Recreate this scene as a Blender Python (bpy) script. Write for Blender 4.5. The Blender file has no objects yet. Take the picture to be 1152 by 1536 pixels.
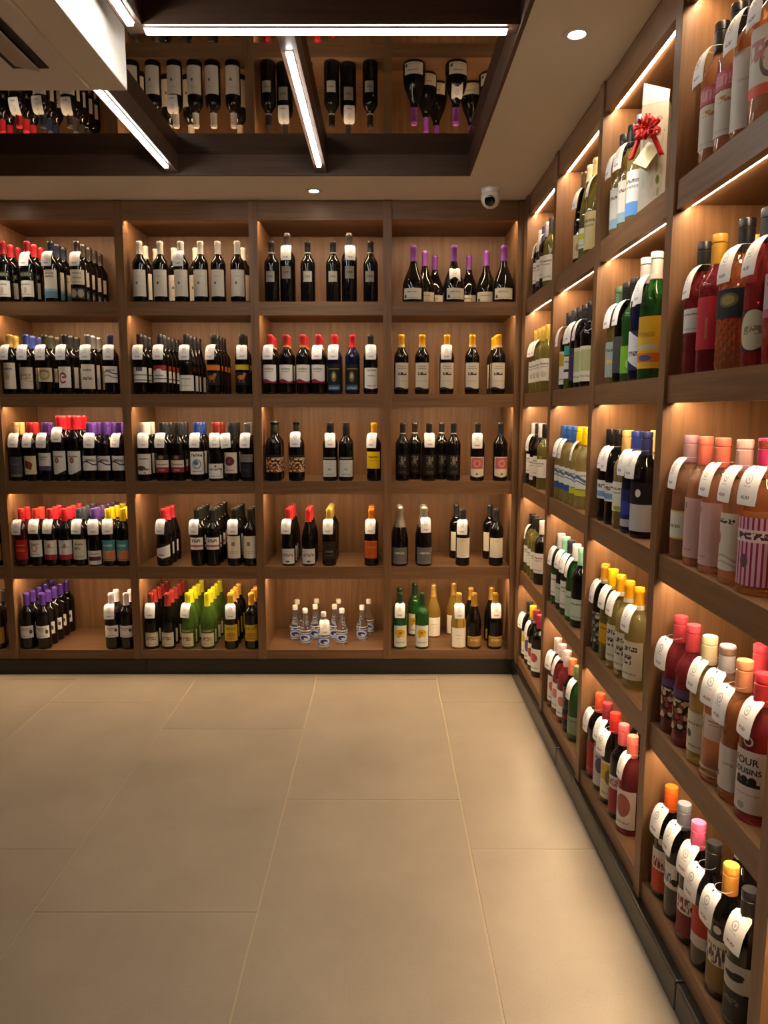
import bpy, bmesh, math, random
from mathutils import Matrix, Vector
random.seed(7)
S = bpy.context.scene
COL = S.collection
R = math.radians

# ------------------------------------------------------------------ camera, world, exposure
H_EYE, PITCH, FPX = 1.395, 7.8, 1105.0
cam = bpy.data.cameras.new('camera'); cam.sensor_fit = 'VERTICAL'; cam.sensor_height = 36.0
cam.lens = FPX / 1536 * 36.0; cam.clip_start = 0.02
cam_o = bpy.data.objects.new('camera', cam); COL.objects.link(cam_o)
cam_o.location = (0, 0, H_EYE); cam_o.rotation_euler = (R(90 - PITCH), 0, 0)
S.camera = cam_o
w = bpy.data.worlds.new('world'); S.world = w; w.use_nodes = True
w.node_tree.nodes['Background'].inputs[0].default_value = (0.9, 0.8, 0.65, 1)
w.node_tree.nodes['Background'].inputs[1].default_value = 0.05
vs = S.view_settings
vs.view_transform = 'Standard'; vs.look = 'None'; vs.gamma = 1.0; vs.use_curve_mapping = False
vs.exposure = 0.45
SHELF_LED, CEIL_LED, SPOT_W = 74.0, 41.0, 10.0      # lamp brightness
S.cycles.use_denoising = True
S.cycles.max_bounces = 10; S.cycles.transmission_bounces = 8; S.cycles.glossy_bounces = 5
S.cycles.sample_clamp_indirect = 4.0; S.cycles.blur_glossy = 0.6

# ------------------------------------------------------------------ helpers
def lin(h):
    if not isinstance(h, str): return tuple(h) + (1,) if len(h) == 3 else h
    h = h.lstrip('#'); o = []
    for i in (0, 2, 4):
        c = int(h[i:i+2], 16) / 255
        o.append(c / 12.92 if c <= .04045 else ((c + .055) / 1.055) ** 2.4)
    return tuple(o) + (1,)

class NB:
    """tiny node builder"""
    def __init__(s, name):
        s.m = bpy.data.materials.new(name); s.m.use_nodes = True
        s.t = s.m.node_tree; s.p = s.t.nodes['Principled BSDF']
    def n(s, typ, **kw):
        x = s.t.nodes.new(typ)
        for k, v in kw.items(): setattr(x, k, v)
        return x
    def put(s, sock, v):
        if hasattr(v, 'is_output') or isinstance(v, bpy.types.NodeSocket): s.t.links.new(v, sock)
        else: sock.default_value = v
    def math(s, op, a, b=0.0, c=0.0):
        x = s.n('ShaderNodeMath', operation=op)
        s.put(x.inputs[0], a); s.put(x.inputs[1], b); s.put(x.inputs[2], c)
        return x.outputs[0]
    def vmath(s, op, a, b=(0, 0, 0)):
        x = s.n('ShaderNodeVectorMath', operation=op)
        s.put(x.inputs[0], a); s.put(x.inputs[1], b)
        return x
    def mix(s, f, a, b):
        x = s.n('ShaderNodeMix', data_type='RGBA')
        s.put(x.inputs[0], f); s.put(x.inputs[6], a); s.put(x.inputs[7], b)
        return x.outputs[2]
    def set(s, **kw):
        for k, v in kw.items(): s.put(s.p.inputs[k.replace('_', ' ')], v)
        return s.m

def plain(name, col, rough=.5, metal=0., spec=.5, **kw):
    b = NB(name)
    return b.set(Base_Color=lin(col), Roughness=rough, Metallic=metal, Specular_IOR_Level=spec, **kw)

def emit(name, col, strength):
    b = NB(name)
    return b.set(Base_Color=(0.8, 0.8, 0.8, 1), Emission_Color=lin(col), Emission_Strength=strength)

def wood(name, axis, dark='#583f2a', light='#876444', rough=.42):
    b = NB(name)
    tc = b.n('ShaderNodeTexCoord'); mp = b.n('ShaderNodeMapping')
    oi = b.n('ShaderNodeObjectInfo')
    off = b.vmath('MULTIPLY', (1, 1, 1), (0, 0, 0)); b.t.links.new(oi.outputs['Random'], off.inputs[0]); off.inputs[1].default_value = (7.3, 5.1, 9.7)
    add = b.vmath('ADD', tc.outputs['Object'], off.outputs[0])
    b.t.links.new(add.outputs[0], mp.inputs['Vector'])
    sc = [26, 26, 26]; sc[axis] = 1.3; mp.inputs['Scale'].default_value = sc
    n1 = b.n('ShaderNodeTexNoise'); n1.inputs['Scale'].default_value = 1.6; n1.inputs['Detail'].default_value = 5; n1.inputs['Distortion'].default_value = .9
    b.t.links.new(mp.outputs[0], n1.inputs['Vector'])
    mp2 = b.n('ShaderNodeMapping'); sc2 = [130, 130, 130]; sc2[axis] = 4; mp2.inputs['Scale'].default_value = sc2
    b.t.links.new(add.outputs[0], mp2.inputs['Vector'])
    n2 = b.n('ShaderNodeTexNoise'); n2.inputs['Scale'].default_value = 1.5; n2.inputs['Detail'].default_value = 3
    b.t.links.new(mp2.outputs[0], n2.inputs['Vector'])
    f = b.math('ADD', b.math('MULTIPLY', n1.outputs[0], .75), b.math('MULTIPLY', n2.outputs[0], .35))
    r = b.n('ShaderNodeMapRange'); r.inputs[1].default_value = .25; r.inputs[2].default_value = .85
    b.t.links.new(f, r.inputs[0])
    bump = b.n('ShaderNodeBump'); bump.inputs['Strength'].default_value = .12; bump.inputs['Distance'].default_value = .002
    b.t.links.new(n2.outputs[0], bump.inputs['Height'])
    return b.set(Base_Color=b.mix(r.outputs[0], lin(dark), lin(light)), Roughness=rough, Normal=bump.outputs[0], Specular_IOR_Level=.35)

M = {}
M['wood_x'] = wood('walnut_along', 0); M['wood_z'] = wood('walnut_upright', 2); M['wood_y'] = wood('walnut_cross', 1)
M['wood_dark_x'] = wood('dark_beam_along', 0, '#33231a', '#523a2b'); M['wood_dark_y'] = wood('dark_beam_cross', 1, '#33231a', '#523a2b')
M['plaster'] = plain('white_plaster', '#e9e5db', .8, spec=.2)
M['white'] = plain('white_plastic', '#e8e6e0', .35)
M['grey'] = plain('grey_plastic', '#b9b5ab', .45)
M['slot'] = plain('dark_slot', '#2b2722', .7)
M['black'] = plain('black_gloss', '#0b0b0c', .12)
M['shelf_led'] = emit('warm_led', (1, .70, .42), SHELF_LED)
M['ceil_led'] = emit('ceiling_led', (1, .95, .87), CEIL_LED)
M['spot'] = emit('downlight_lens', (1, .9, .75), 30.0)
M['wallfar'] = plain('brown_wall_paint', '#6a4d38', .7)
M['mirror'] = plain('bronze_mirror', (.46, .41, .36), .015, metal=1.0)

def granite():
    b = NB('black_granite'); tc = b.n('ShaderNodeTexCoord')
    n = b.n('ShaderNodeTexNoise'); n.inputs['Scale'].default_value = 90; n.inputs['Detail'].default_value = 4
    b.t.links.new(tc.outputs['Object'], n.inputs['Vector'])
    r = b.n('ShaderNodeMapRange'); r.inputs[1].default_value = .55; r.inputs[2].default_value = .8; b.t.links.new(n.outputs[0], r.inputs[0])
    return b.set(Base_Color=b.mix(r.outputs[0], lin('#0f0d0b'), lin('#302d2a')), Roughness=.28)
M['granite'] = granite()

def tile_mat():
    b = NB('porcelain_tile'); tc = b.n('ShaderNodeTexCoord'); oi = b.n('ShaderNodeObjectInfo')
    g = b.n('ShaderNodeNewGeometry')
    n = b.n('ShaderNodeTexNoise'); n.inputs['Scale'].default_value = 3.0; n.inputs['Detail'].default_value = 6; n.inputs['Roughness'].default_value = .62
    b.t.links.new(g.outputs['Position'], n.inputs['Vector'])
    n2 = b.n('ShaderNodeTexNoise'); n2.inputs['Scale'].default_value = 160; n2.inputs['Detail'].default_value = 3
    b.t.links.new(g.outputs['Position'], n2.inputs['Vector'])
    f = b.math('ADD', b.math('MULTIPLY', n.outputs[0], .7), b.math('MULTIPLY', n2.outputs[0], .3))
    f = b.math('ADD', f, b.math('MULTIPLY', b.math('SUBTRACT', oi.outputs['Random'], .5), .12))
    r = b.n('ShaderNodeMapRange'); r.inputs[1].default_value = .3; r.inputs[2].default_value = .7; b.t.links.new(f, r.inputs[0])
    rr = b.math('ADD', b.math('MULTIPLY', n.outputs[0], .10), .30)
    return b.set(Base_Color=b.mix(r.outputs[0], lin('#7b7163'), lin('#8f8474')), Roughness=rr, Specular_IOR_Level=.5)
M['tile'] = tile_mat()
M['grout'] = plain('sandy_grout', '#9f927b', .85, spec=.2)

# glass -----------------------------------------------------------
def glass(name, col, trans, rough=.04, ior=1.38):
    b = NB(name)
    return b.set(Base_Color=lin(col), Roughness=rough, Transmission_Weight=trans, IOR=ior, Specular_IOR_Level=.5)
G = {'dark': plain('dark_wine_glass', (.004, .0037, .0034), .045, spec=.45),
     'dred': plain('deep_red_glass', (.035, .004, .006), .07, spec=.5),
     'navy': plain('navy_glass', (.006, .008, .03), .08),
     'grn': glass('green_glass', (.10, .20, .03), .5), 'dgrn': glass('dark_green_glass', (.02, .10, .02), .4),
     'wht': glass('white_wine_glass', (.84, .76, .30), .84), 'olive': glass('olive_wine_glass', (.50, .46, .12), .80),
     'rose': glass('rose_wine_glass', (.95, .58, .38), .84), 'pink': glass('pink_wine_glass', (.90, .36, .34), .9),
     'ruby': glass('ruby_wine_glass', (.50, .07, .09), .8), 'amber': glass('amber_glass', (.86, .42, .18), .84),
     'clear': glass('clear_glass', (.94, .96, .97), .97), 'gold': glass('gold_wine_glass', (.86, .60, .14), .82)}

# objects ----------------------------------------------------------
def link(name, me, parent=None, mat=None):
    o = bpy.data.objects.new(name, me); COL.objects.link(o)
    if parent: o.parent = parent
    if mat and me and not me.materials: me.materials.append(mat)
    return o
def tag(o, label=None, cat=None, group=None, kind=None):
    if label: o['label'] = label
    if cat: o['category'] = cat
    if group: o['group'] = group
    if kind: o['kind'] = kind
    return o
def empty(name, loc=(0, 0, 0), rz=0):
    o = bpy.data.objects.new(name, None); COL.objects.link(o); o.location = loc; o.rotation_euler = (0, 0, rz); o.empty_display_size = .05
    return o
def box_bm(bm, x0, x1, y0, y1, z0, z1):
    v = [bm.verts.new((x, y, z)) for x in (x0, x1) for y in (y0, y1) for z in (z0, z1)]
    for f in ((0, 1, 3, 2), (4, 6, 7, 5), (0, 4, 5, 1), (2, 3, 7, 6), (0, 2, 6, 4), (1, 5, 7, 3)):
        bm.faces.new([v[i] for i in f])
def fin(bm, name, smooth=False, bevel=0):
    if bevel:
        bmesh.ops.bevel(bm, geom=bm.edges[:], offset=bevel, segments=2, affect='EDGES', profile=.6)
    bmesh.ops.recalc_face_normals(bm, faces=bm.faces[:])
    me = bpy.data.meshes.new(name); bm.to_mesh(me); bm.free()
    if smooth: me.shade_smooth()
    return me
def box(name, x0, x1, y0, y1, z0, z1, mat, parent=None, bevel=0):
    bm = bmesh.new(); box_bm(bm, x0, x1, y0, y1, z0, z1)
    return link(name, fin(bm, name, bevel=bevel), parent, mat)
def boxes(name, lst, mat, parent=None, bevel=0):
    bm = bmesh.new()
    for b in lst: box_bm(bm, *b)
    return link(name, fin(bm, name, bevel=bevel), parent, mat)
def lathe(prof, seg=20, name='lathe', sharp=35):
    bm = bmesh.new(); rings = []
    for r, z in prof:
        if r < 1e-5: rings.append([bm.verts.new((0, 0, z))])
        else: rings.append([bm.verts.new((r * math.cos(2 * math.pi * i / seg), r * math.sin(2 * math.pi * i / seg), z)) for i in range(seg)])
    for a, b in zip(rings, rings[1:]):
        for i in range(seg):
            j = (i + 1) % seg
            if len(a) == 1 and len(b) == 1: continue
            if len(a) == 1: bm.faces.new((a[0], b[j], b[i]))
            elif len(b) == 1: bm.faces.new((a[i], a[j], b[0]))
            else: bm.faces.new((a[i], a[j], b[j], b[i]))
    bmesh.ops.recalc_face_normals(bm, faces=bm.faces[:])
    me = bpy.data.meshes.new(name); bm.to_mesh(me); bm.free()
    me.shade_smooth()
    try: me.set_sharp_from_angle(angle=R(sharp))
    except Exception: pass
    return me

# ------------------------------------------------------------------ room dimensions
YB, XR, DEP = 3.80, 0.70, 0.41        # front plane of back shelving, of side shelving, shelf depth
ZC, ZM = 2.424, 2.507                 # soffit height, mirror height
ZS = [1.938, 1.481, 1.035, 0.5845, 0.130]      # shelf tops, top row first
XL, YF = -3.3, -2.6

# floor: tiles one by one on a sandy grout bed
floor = tag(empty('floor'), kind='structure')
box('grout_bed', XL, 1.2, YF, 4.3, -.06, -.0015, M['grout'], floor)
TW, TL, GAP = .632, 1.203, .0055
bm = bmesh.new(); box_bm(bm, GAP/2, TW - GAP/2, GAP/2, TL - GAP/2, -.012, 0); tile_me = fin(bm, 'tile', bevel=.0012); tile_me.materials.append(M['tile'])
for ci in range(-6, 2):
    x0 = .277 + TW * ci
    off = {0: 3.40, 1: 3.10, -1: 3.705, -2: 3.10, -3: 3.40, -4: 3.705, -5: 3.1, -6: 3.4}[ci]
    for rj in range(-5, 2):
        y0 = off + TL * rj
        if y0 > 4.25 or y0 + TL < YF or x0 > 1.1: continue
        t = link('tile', tile_me, floor); t.location = (x0, y0, 0)

# walls
for nm, b in (('wall_back', (XL, 1.2, 4.24, 4.30, 0, 2.7)), ('wall_right', (1.13, 1.2, YF, 4.24, 0, 2.7)),
              ('wall_left', (XL - .06, XL, YF, 4.3, 0, 2.7)), ('wall_front', (XL, 1.2, YF - .06, YF, 0, 2.7))):
    tag(box(nm, *b, M['wallfar']), kind='structure')

# ceiling: white soffit round a mirrored recess lined in dark wood
RX0, RX1, RY0, RY1 = -2.75, .38, -2.1, 3.416
ceil = tag(empty('ceiling', (0, 0, ZC)), kind='structure')
def cbox(name, x0, x1, y0, y1, z0, z1, mat): return box(name, x0, x1, y0, y1, z0 - ZC, z1 - ZC, mat, ceil)
cbox('soffit', XL, 1.2, RY1, 4.3, ZC, ZC + .2, M['plaster']); cbox('soffit', RX1, 1.2, YF, RY1, ZC, ZC + .2, M['plaster'])
cbox('soffit', XL, RX0, YF, RY1, ZC, ZC + .2, M['plaster']); cbox('soffit', RX0, RX1, YF, RY0, ZC, ZC + .2, M['plaster'])
cbox('mirror_panel', RX0, RX1, RY0, RY1, ZM, ZM + .02, M['mirror'])
e = .012
tag(box('trim_1', RX0, RX1 - e, RY1 - e, RY1, ZC - .004, ZM, M['wood_dark_x']), kind='structure')
tag(box('trim_2', RX1 - e, RX1, RY0, RY1, ZC - .004, ZM, M['wood_dark_y']), kind='structure')
tag(box('trim_3', RX0, RX0 + e, RY0, RY1 - e, ZC - .004, ZM, M['wood_dark_y']), kind='structure')
tag(box('trim_4', RX0 + e, RX1 - e, RY0, RY0 + e, ZC - .004, ZM, M['wood_dark_x']), kind='structure')
ZBM = ZC + .006
def beam(name, x0, x1, y0, y1, ax): tag(box(name, x0, x1, y0, y1, ZBM, ZM, M['wood_dark_' + ax]), kind='structure')
beam('trim_5', -.705, RX1 - e, 2.15, 2.20, 'x')
beam('trim_6', -.30, -.25, 2.20, RY1 - e, 'y')
beam('trim_7', -.95, -.90, 2.33, RY1 - e, 'y')
beam('trim_8', -.705, -.655, RY0 + e, 2.15, 'y')
def ceil_led(x0, x1, y0, y1, label):
    t = empty('linear_ceiling_light', ((x0 + x1) / 2, (y0 + y1) / 2, ZBM)); cx, cy = (x0 + x1) / 2, (y0 + y1) / 2
    hx, hy = (x1 - x0) / 2, (y1 - y0) / 2
    box('mounting_channel', -hx - .003, hx + .003, -hy - .003, hy + .003, -.004, 0, M['grey'], t)
    box('diffuser', -hx, hx, -hy, hy, -.012, -.004, M['ceil_led'], t, bevel=.002)
    tag(t, label, 'ceiling light', 'linear lights under the mirrored ceiling')
ceil_led(-.652, .335, 2.167, 2.184, 'long white light strip crossing the mirrored ceiling')
ceil_led(-.284, -.267, 2.30, 3.29, 'white light strip pointing at the back wall between mirror panels')
ceil_led(-.934, -.917, 2.36, 3.30, 'white light strip beyond the corner of the air conditioner')
ceil_led(-.689, -.672, .95, 2.135, 'white light strip running beside the air conditioner')

# ------------------------------------------------------------------ built-in shelving
def shelving(name, loc, rz, uprights, label):
    """local x runs along the wall, y goes back from the front plane; uprights = [(x0, x1)]"""
    u = empty(name, loc, rz); tag(u, label, 'shelving')
    x_min, x_max = uprights[0][0], uprights[-1][1]
    for a, b in uprights:
        box('upright', a, b, -.008, DEP, .002 + .078, ZC - .002, M['wood_z'], u, bevel=.0012)
    lip = .022
    for (a0, a), (b, b1) in zip(uprights, uprights[1:]):
        box('back_panel', a, b, DEP - .012, DEP, .082, ZC - .003, M['wood_z'], u)
        levels = [ZC - .002] + ZS
        for i, zt in enumerate(levels):
            th = .093 if i == 0 else (.050 if i == 5 else .066)
            s = boxes('fascia' if i == 0 else 'shelf_board',
                      [(a, b, 0, lip, zt - th, zt), (a, b, lip, DEP - .012, zt - th + (.011 if i < 5 else 0), zt)], M['wood_x'], u)
            if i < 5:
                zz = zt - th + .011
                box('led_strip', a + .012, b - .012, lip, lip + .014, zz - .0045, zz, M['shelf_led'], s)
    return u
UB = [-2.642, -1.977, -1.3124, -.6474, .0176]
ups = [(x - .0215, x + .0215) for x in UB] + [(.661, .699)]
shelving('built_in_shelving', (0, YB, 0), 0, ups, 'walnut wall shelving with twenty lit niches along the back wall')
RU = [.68, 1.304, 1.933, 2.561, 3.189, 3.817]
ups_r = [(.012, .09)] + [(x - .0215, x + .0215) for x in RU]
shelving('built_in_shelving', (XR, YB, 0), R(-90), ups_r, 'walnut wall shelving with lit niches along the side wall')
for x0, x1 in ((XL, -1.27), (-1.268, .679)):
    tag(box('baseboard_back', x0, x1, YB - .012, YB + .05, 0, .079, M['granite'], bevel=.002), kind='structure')
for y0, y1 in ((.3, 1.55), (1.552, 2.75), (2.752, YB + .05)):
    tag(box('baseboard_right', XR - .021, XR + .05, y0, y1, 0, .079, M['granite'], bevel=.006), kind='structure')

# ------------------------------------------------------------------ ceiling fixtures
def downlight(x, y, label, power=1.0):
    t = empty('downlight', (x, y, ZC)); tag(t, label, 'downlight', 'recessed downlights in the white soffit')
    link('trim_ring', lathe([(.021, -.001), (.025, -.004), (.036, -.004), (.039, -.0005), (.039, 0), (.021, 0)], 28, 'ring'), t, M['white'])
    link('lens', lathe([(0, -.002), (.0205, -.002), (.0205, 0), (0, 0)], 28, 'lens'), t, M['spot'])
    l = bpy.data.lights.new('downlight_beam', 'SPOT'); l.energy = SPOT_W * power; l.color = (1, .90, .76); l.spot_size = R(85); l.spot_blend = .8; l.shadow_soft_size = .03
    lo = bpy.data.objects.new('downlight_beam', l); COL.objects.link(lo); lo.parent = t; lo.location = (0, 0, -.01)
downlight(.531, 2.187, 'round recessed downlight in the soffit above the side shelving', 2.2)
downlight(-.33, 3.644, 'round recessed downlight in the soffit above the back shelving')
downlight(.531, .75, 'round recessed downlight overhead near the camera position', 2.2)
downlight(-1.85, 3.644, 'round recessed downlight at the far end of the back soffit')

def dome_camera():
    t = empty('security_camera', (.497, 3.60, ZC)); tag(t, 'white dome security camera hanging in the ceiling corner', 'security camera')
    link('mount', lathe([(0, 0), (.041, 0), (.043, -.004), (.043, -.022), (.040, -.027), (0, -.027)], 28, 'mount'), t, M['white'])
    pr = [(.045 * math.cos(a), .045 * math.sin(a)) for a in [R(x) for x in range(-90, 91, 12)]]
    pr[0] = (0, -.045); pr[-1] = (0, .045)
    ball = link('housing', lathe(pr, 28, 'housing'), t, M['white']); ball.location = (0, 0, -.048)
    d = Vector((-.22, -.85, -.48)).normalized(); q = d.to_track_quat('Z', 'Y')
    eye = link('lens_window', lathe([(0, .0465), (.016, .0455), (.024, .0415), (.0245, .037), (0, .035)], 24, 'eye'), ball, M['black'])
    eye.rotation_mode = 'QUATERNION'; eye.rotation_quaternion = q
dome_camera()

def air_con():
    zb = 2.332; x1, y1 = -.757, 2.323; x0, y0 = x1 - 1.10, y1 - 1.0
    t = empty('air_conditioner', ((x0 + x1) / 2, (y0 + y1) / 2, zb)); tag(t, 'white ceiling cassette air conditioner in a boxed housing', 'air conditioner')
    hx, hy = (x1 - x0) / 2, (y1 - y0) / 2
    box('housing', -hx, hx, -hy, hy, 0, ZM - zb - .002, M['plaster'], t, bevel=.003)
    pc = empty('tmp'); bpy.data.objects.remove(pc)
    bm = bmesh.new(); px1, py1 = hx - .097, hy - .036; pw = .86
    box_bm(bm, px1 - pw, px1, py1 - pw, py1, -.012, 0)
    plate = link('face_plate', fin(bm, 'face_plate', bevel=.004), t, M['white'])
    cx, cy = px1 - pw / 2, py1 - pw / 2
    for k in (0, 2):
        a = k * math.pi / 2
        bm = bmesh.new(); box_bm(bm, .275, .375, -.29, .29, -.0155, -.0115); bmesh.ops.bevel(bm, geom=bm.edges[:], offset=.0018, segments=1, affect='EDGES')
        s = link('air_outlet', fin(bm, 'outlet'), plate, M['slot']); s.location = (cx, cy, 0); s.rotation_euler = (0, 0, a)
        bm = bmesh.new(); box_bm(bm, -.034, .034, -.275, .275, -.003, .003); 
        v = link('vane', fin(bm, 'vane', bevel=.002), plate, M['grey']); v.location = (cx + .322 * math.cos(a), cy + .322 * math.sin(a), -.020)
        v.rotation_euler = (0, R(12), a)
    bm = bmesh.new(); box_bm(bm, -.235, .235, -.235, .235, -.016, -.011)
    g = link('intake_grille', fin(bm, 'grille', bevel=.002), plate, M['grey']); g.location = (cx, cy, 0)
air_con()
# ------------------------------------------------------------------ bottle shapes: (radius, height) outlines
BD = [(0, .006), (.024, .003), (.033, 0), (.0365, .004), (.0375, .012), (.0375, .182), (.0368, .192), (.0335, .203), (.0275, .213), (.021, .222), (.0165, .232), (.0148, .243), (.0142, .284), (.0155, .286), (.0155, .294), (.0142, .30), (0, .30)]
BU = [(0, .006), (.026, .003), (.036, 0), (.0400, .005), (.0408, .013), (.0408, .135), (.0398, .150), (.0365, .168), (.0305, .190), (.0235, .213), (.0180, .233), (.0152, .252), (.0144, .284), (.0156, .286), (.0156, .294), (.0144, .30), (0, .30)]
HK = [(0, .006), (.024, .003), (.033, 0), (.0365, .004), (.0372, .012), (.0372, .150), (.0362, .170), (.0330, .195), (.0280, .222), (.0220, .250), (.0172, .275), (.0150, .295), (.0142, .316), (.0152, .318), (.0152, .325), (.0142, .33), (0, .33)]
FZ = [(0, .008), (.028, .003), (.040, 0), (.0435, .005), (.0440, .014), (.0440, .130), (.0430, .148), (.0390, .172), (.0320, .200), (.0250, .226), (.0195, .248), (.0170, .266), (.0165, .280), (.0180, .284), (.0190, .296), (.0180, .306), (.0120, .311), (0, .312)]
WD0 = [(0, .008), (.030, .003), (.044, 0), (.0475, .005), (.0482, .014), (.0478, .078), (.0462, .094), (.0420, .114), (.0345, .136), (.0255, .160), (.0190, .182), (.0160, .200), (.0150, .220), (.0145, .264), (.0158, .266), (.0158, .276), (.0145, .282), (0, .282)]
SO = [(0, .005), (.020, .002), (.028, 0), (.0305, .004), (.0312, .010), (.0312, .078), (.0300, .088), (.0262, .104), (.0210, .124), (.0165, .144), (.0138, .160), (.0128, .176), (.0135, .178), (.0135, .194), (0, .196)]
DC = [(0, .006), (.032, .003), (.045, 0), (.0485, .005), (.0492, .014), (.0492, .176), (.0480, .190), (.0435, .204), (.0350, .216), (.0250, .226), (.0175, .236), (.0155, .246), (.0148, .290), (.0160, .292), (.0160, .304), (0, .308)]
def scaled(p, sr, sz):
    return [(r * sr, z * sz) for r, z in p]
WD = [(r * (1 + .14 * min(1, max(0, (.2 - z) / .06))), z) for r, z in WD0]
def _unused(p, sr, sz): return [(r * sr, z * sz) for r, z in p]
SH = {'bd': BD, 'bu': BU, 'hk': HK, 'fz': FZ, 'wd': WD, 'so': SO, 'dc': DC, 'tall': scaled(BD, 1.06, 1.14), 'fat': scaled(BD, 1.12, 1.02), 'slim': scaled(BD, .9, .98), 'bus': scaled(BU, .9, 1.0), 'lean': scaled(BD, .98, 1.12), 'low': scaled(BU, 1.0, .98)}
CAPZ = {'bd': .236, 'bu': .232, 'hk': .272, 'fz': .205, 'wd': .205, 'so': .172, 'dc': .240, 'tall': .27, 'fat': .241, 'slim': .231, 'bus': .232, 'lean': .264, 'low': .228}
def top_of(s): return SH[s][-1][1]
def rad_of(s): return max(r for r, z in SH[s])
BODY = {}
def body_mesh(shape, gl):
    k = (shape, gl)
    if k not in BODY:
        me = lathe(SH[shape], 20, 'bottle_body')
        if shape == 'dc':                    # diamond-cut glass
            bm = bmesh.new(); n = 32; rows = 22; rings = []
            prof = SH['dc']
            z0, z1 = .014, .236
            def rr(z):
                for (ra, za), (rb, zb) in zip(prof, prof[1:]):
                    if za <= z <= zb: return ra + (rb - ra) * (z - za) / max(zb - za, 1e-6)
            for i in range(rows + 1):
                z = z0 + (z1 - z0) * i / rows; r0 = rr(z)
                rings.append([bm.verts.new(((r0 - (.0022 if (i + j) % 2 else 0)) * math.cos(2 * math.pi * j / n), (r0 - (.0022 if (i + j) % 2 else 0)) * math.sin(2 * math.pi * j / n), z)) for j in range(n)])
            for r_, z in prof[12:-1]: rings.append([bm.verts.new((r_ * math.cos(2 * math.pi * j / n), r_ * math.sin(2 * math.pi * j / n), z)) for j in range(n)])
            base = [bm.verts.new((.045 * math.cos(2 * math.pi * j / n), .045 * math.sin(2 * math.pi * j / n), 0)) for j in range(n)]
            rings.insert(0, base)
            for a, b in zip(rings, rings[1:]):
                for j in range(n):
                    q = (a[j], a[(j + 1) % n], b[(j + 1) % n], b[j])
                    bm.faces.new(q)
            bm.faces.new(rings[0][::-1]); bm.faces.new(rings[-1])
            bmesh.ops.triangulate(bm, faces=[f for f in bm.faces if len(f.verts) == 4])
            me = fin(bm, 'bottle_body')
        me.materials.append(G[gl]); BODY[k] = me
    return BODY[k]
CAPM, CAPC = {}, {}
def cap_material(col, metal):
    k = (col, metal)
    if k not in CAPC: CAPC[k] = plain('cap_' + col.strip('#'), col, .33, metal=metal, spec=.5)
    return CAPC[k]
def cap_mesh(shape, typ, col):
    k = (shape, typ, col)
    if k in CAPM: return CAPM[k]
    H = top_of(shape); zc = CAPZ[shape]
    if typ == 's':           # screw cap: straight sleeve with a knurled band
        r = .0166; p = [(r - .001, zc), (r, zc + .001), (r, H - .020), (r - .0015, H - .0190), (r - .0015, H - .0165), (r, H - .0160), (r + .0002, H - .001), (r - .001, H + .0015), (0, H + .002)]
    else:
        pr = SH[shape]; p = []
        for (ra, za), (rb, zb) in zip(pr, pr[1:]):
            if za < zc <= zb: t = (zc - za) / (zb - za); p.append((ra + (rb - ra) * t + .0009, zc))
            if zb > zc and zb < H - .0001: p.append((rb + .0009, zb))
        p += [(SH[shape][-2][0] * .95, H + .001), (0, H + .0015)]
    me = lathe(p, 18, 'capsule', 40); me.materials.append(cap_material(col, .55 if typ == 'm' else .0)); CAPM[k] = me
    return me

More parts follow.
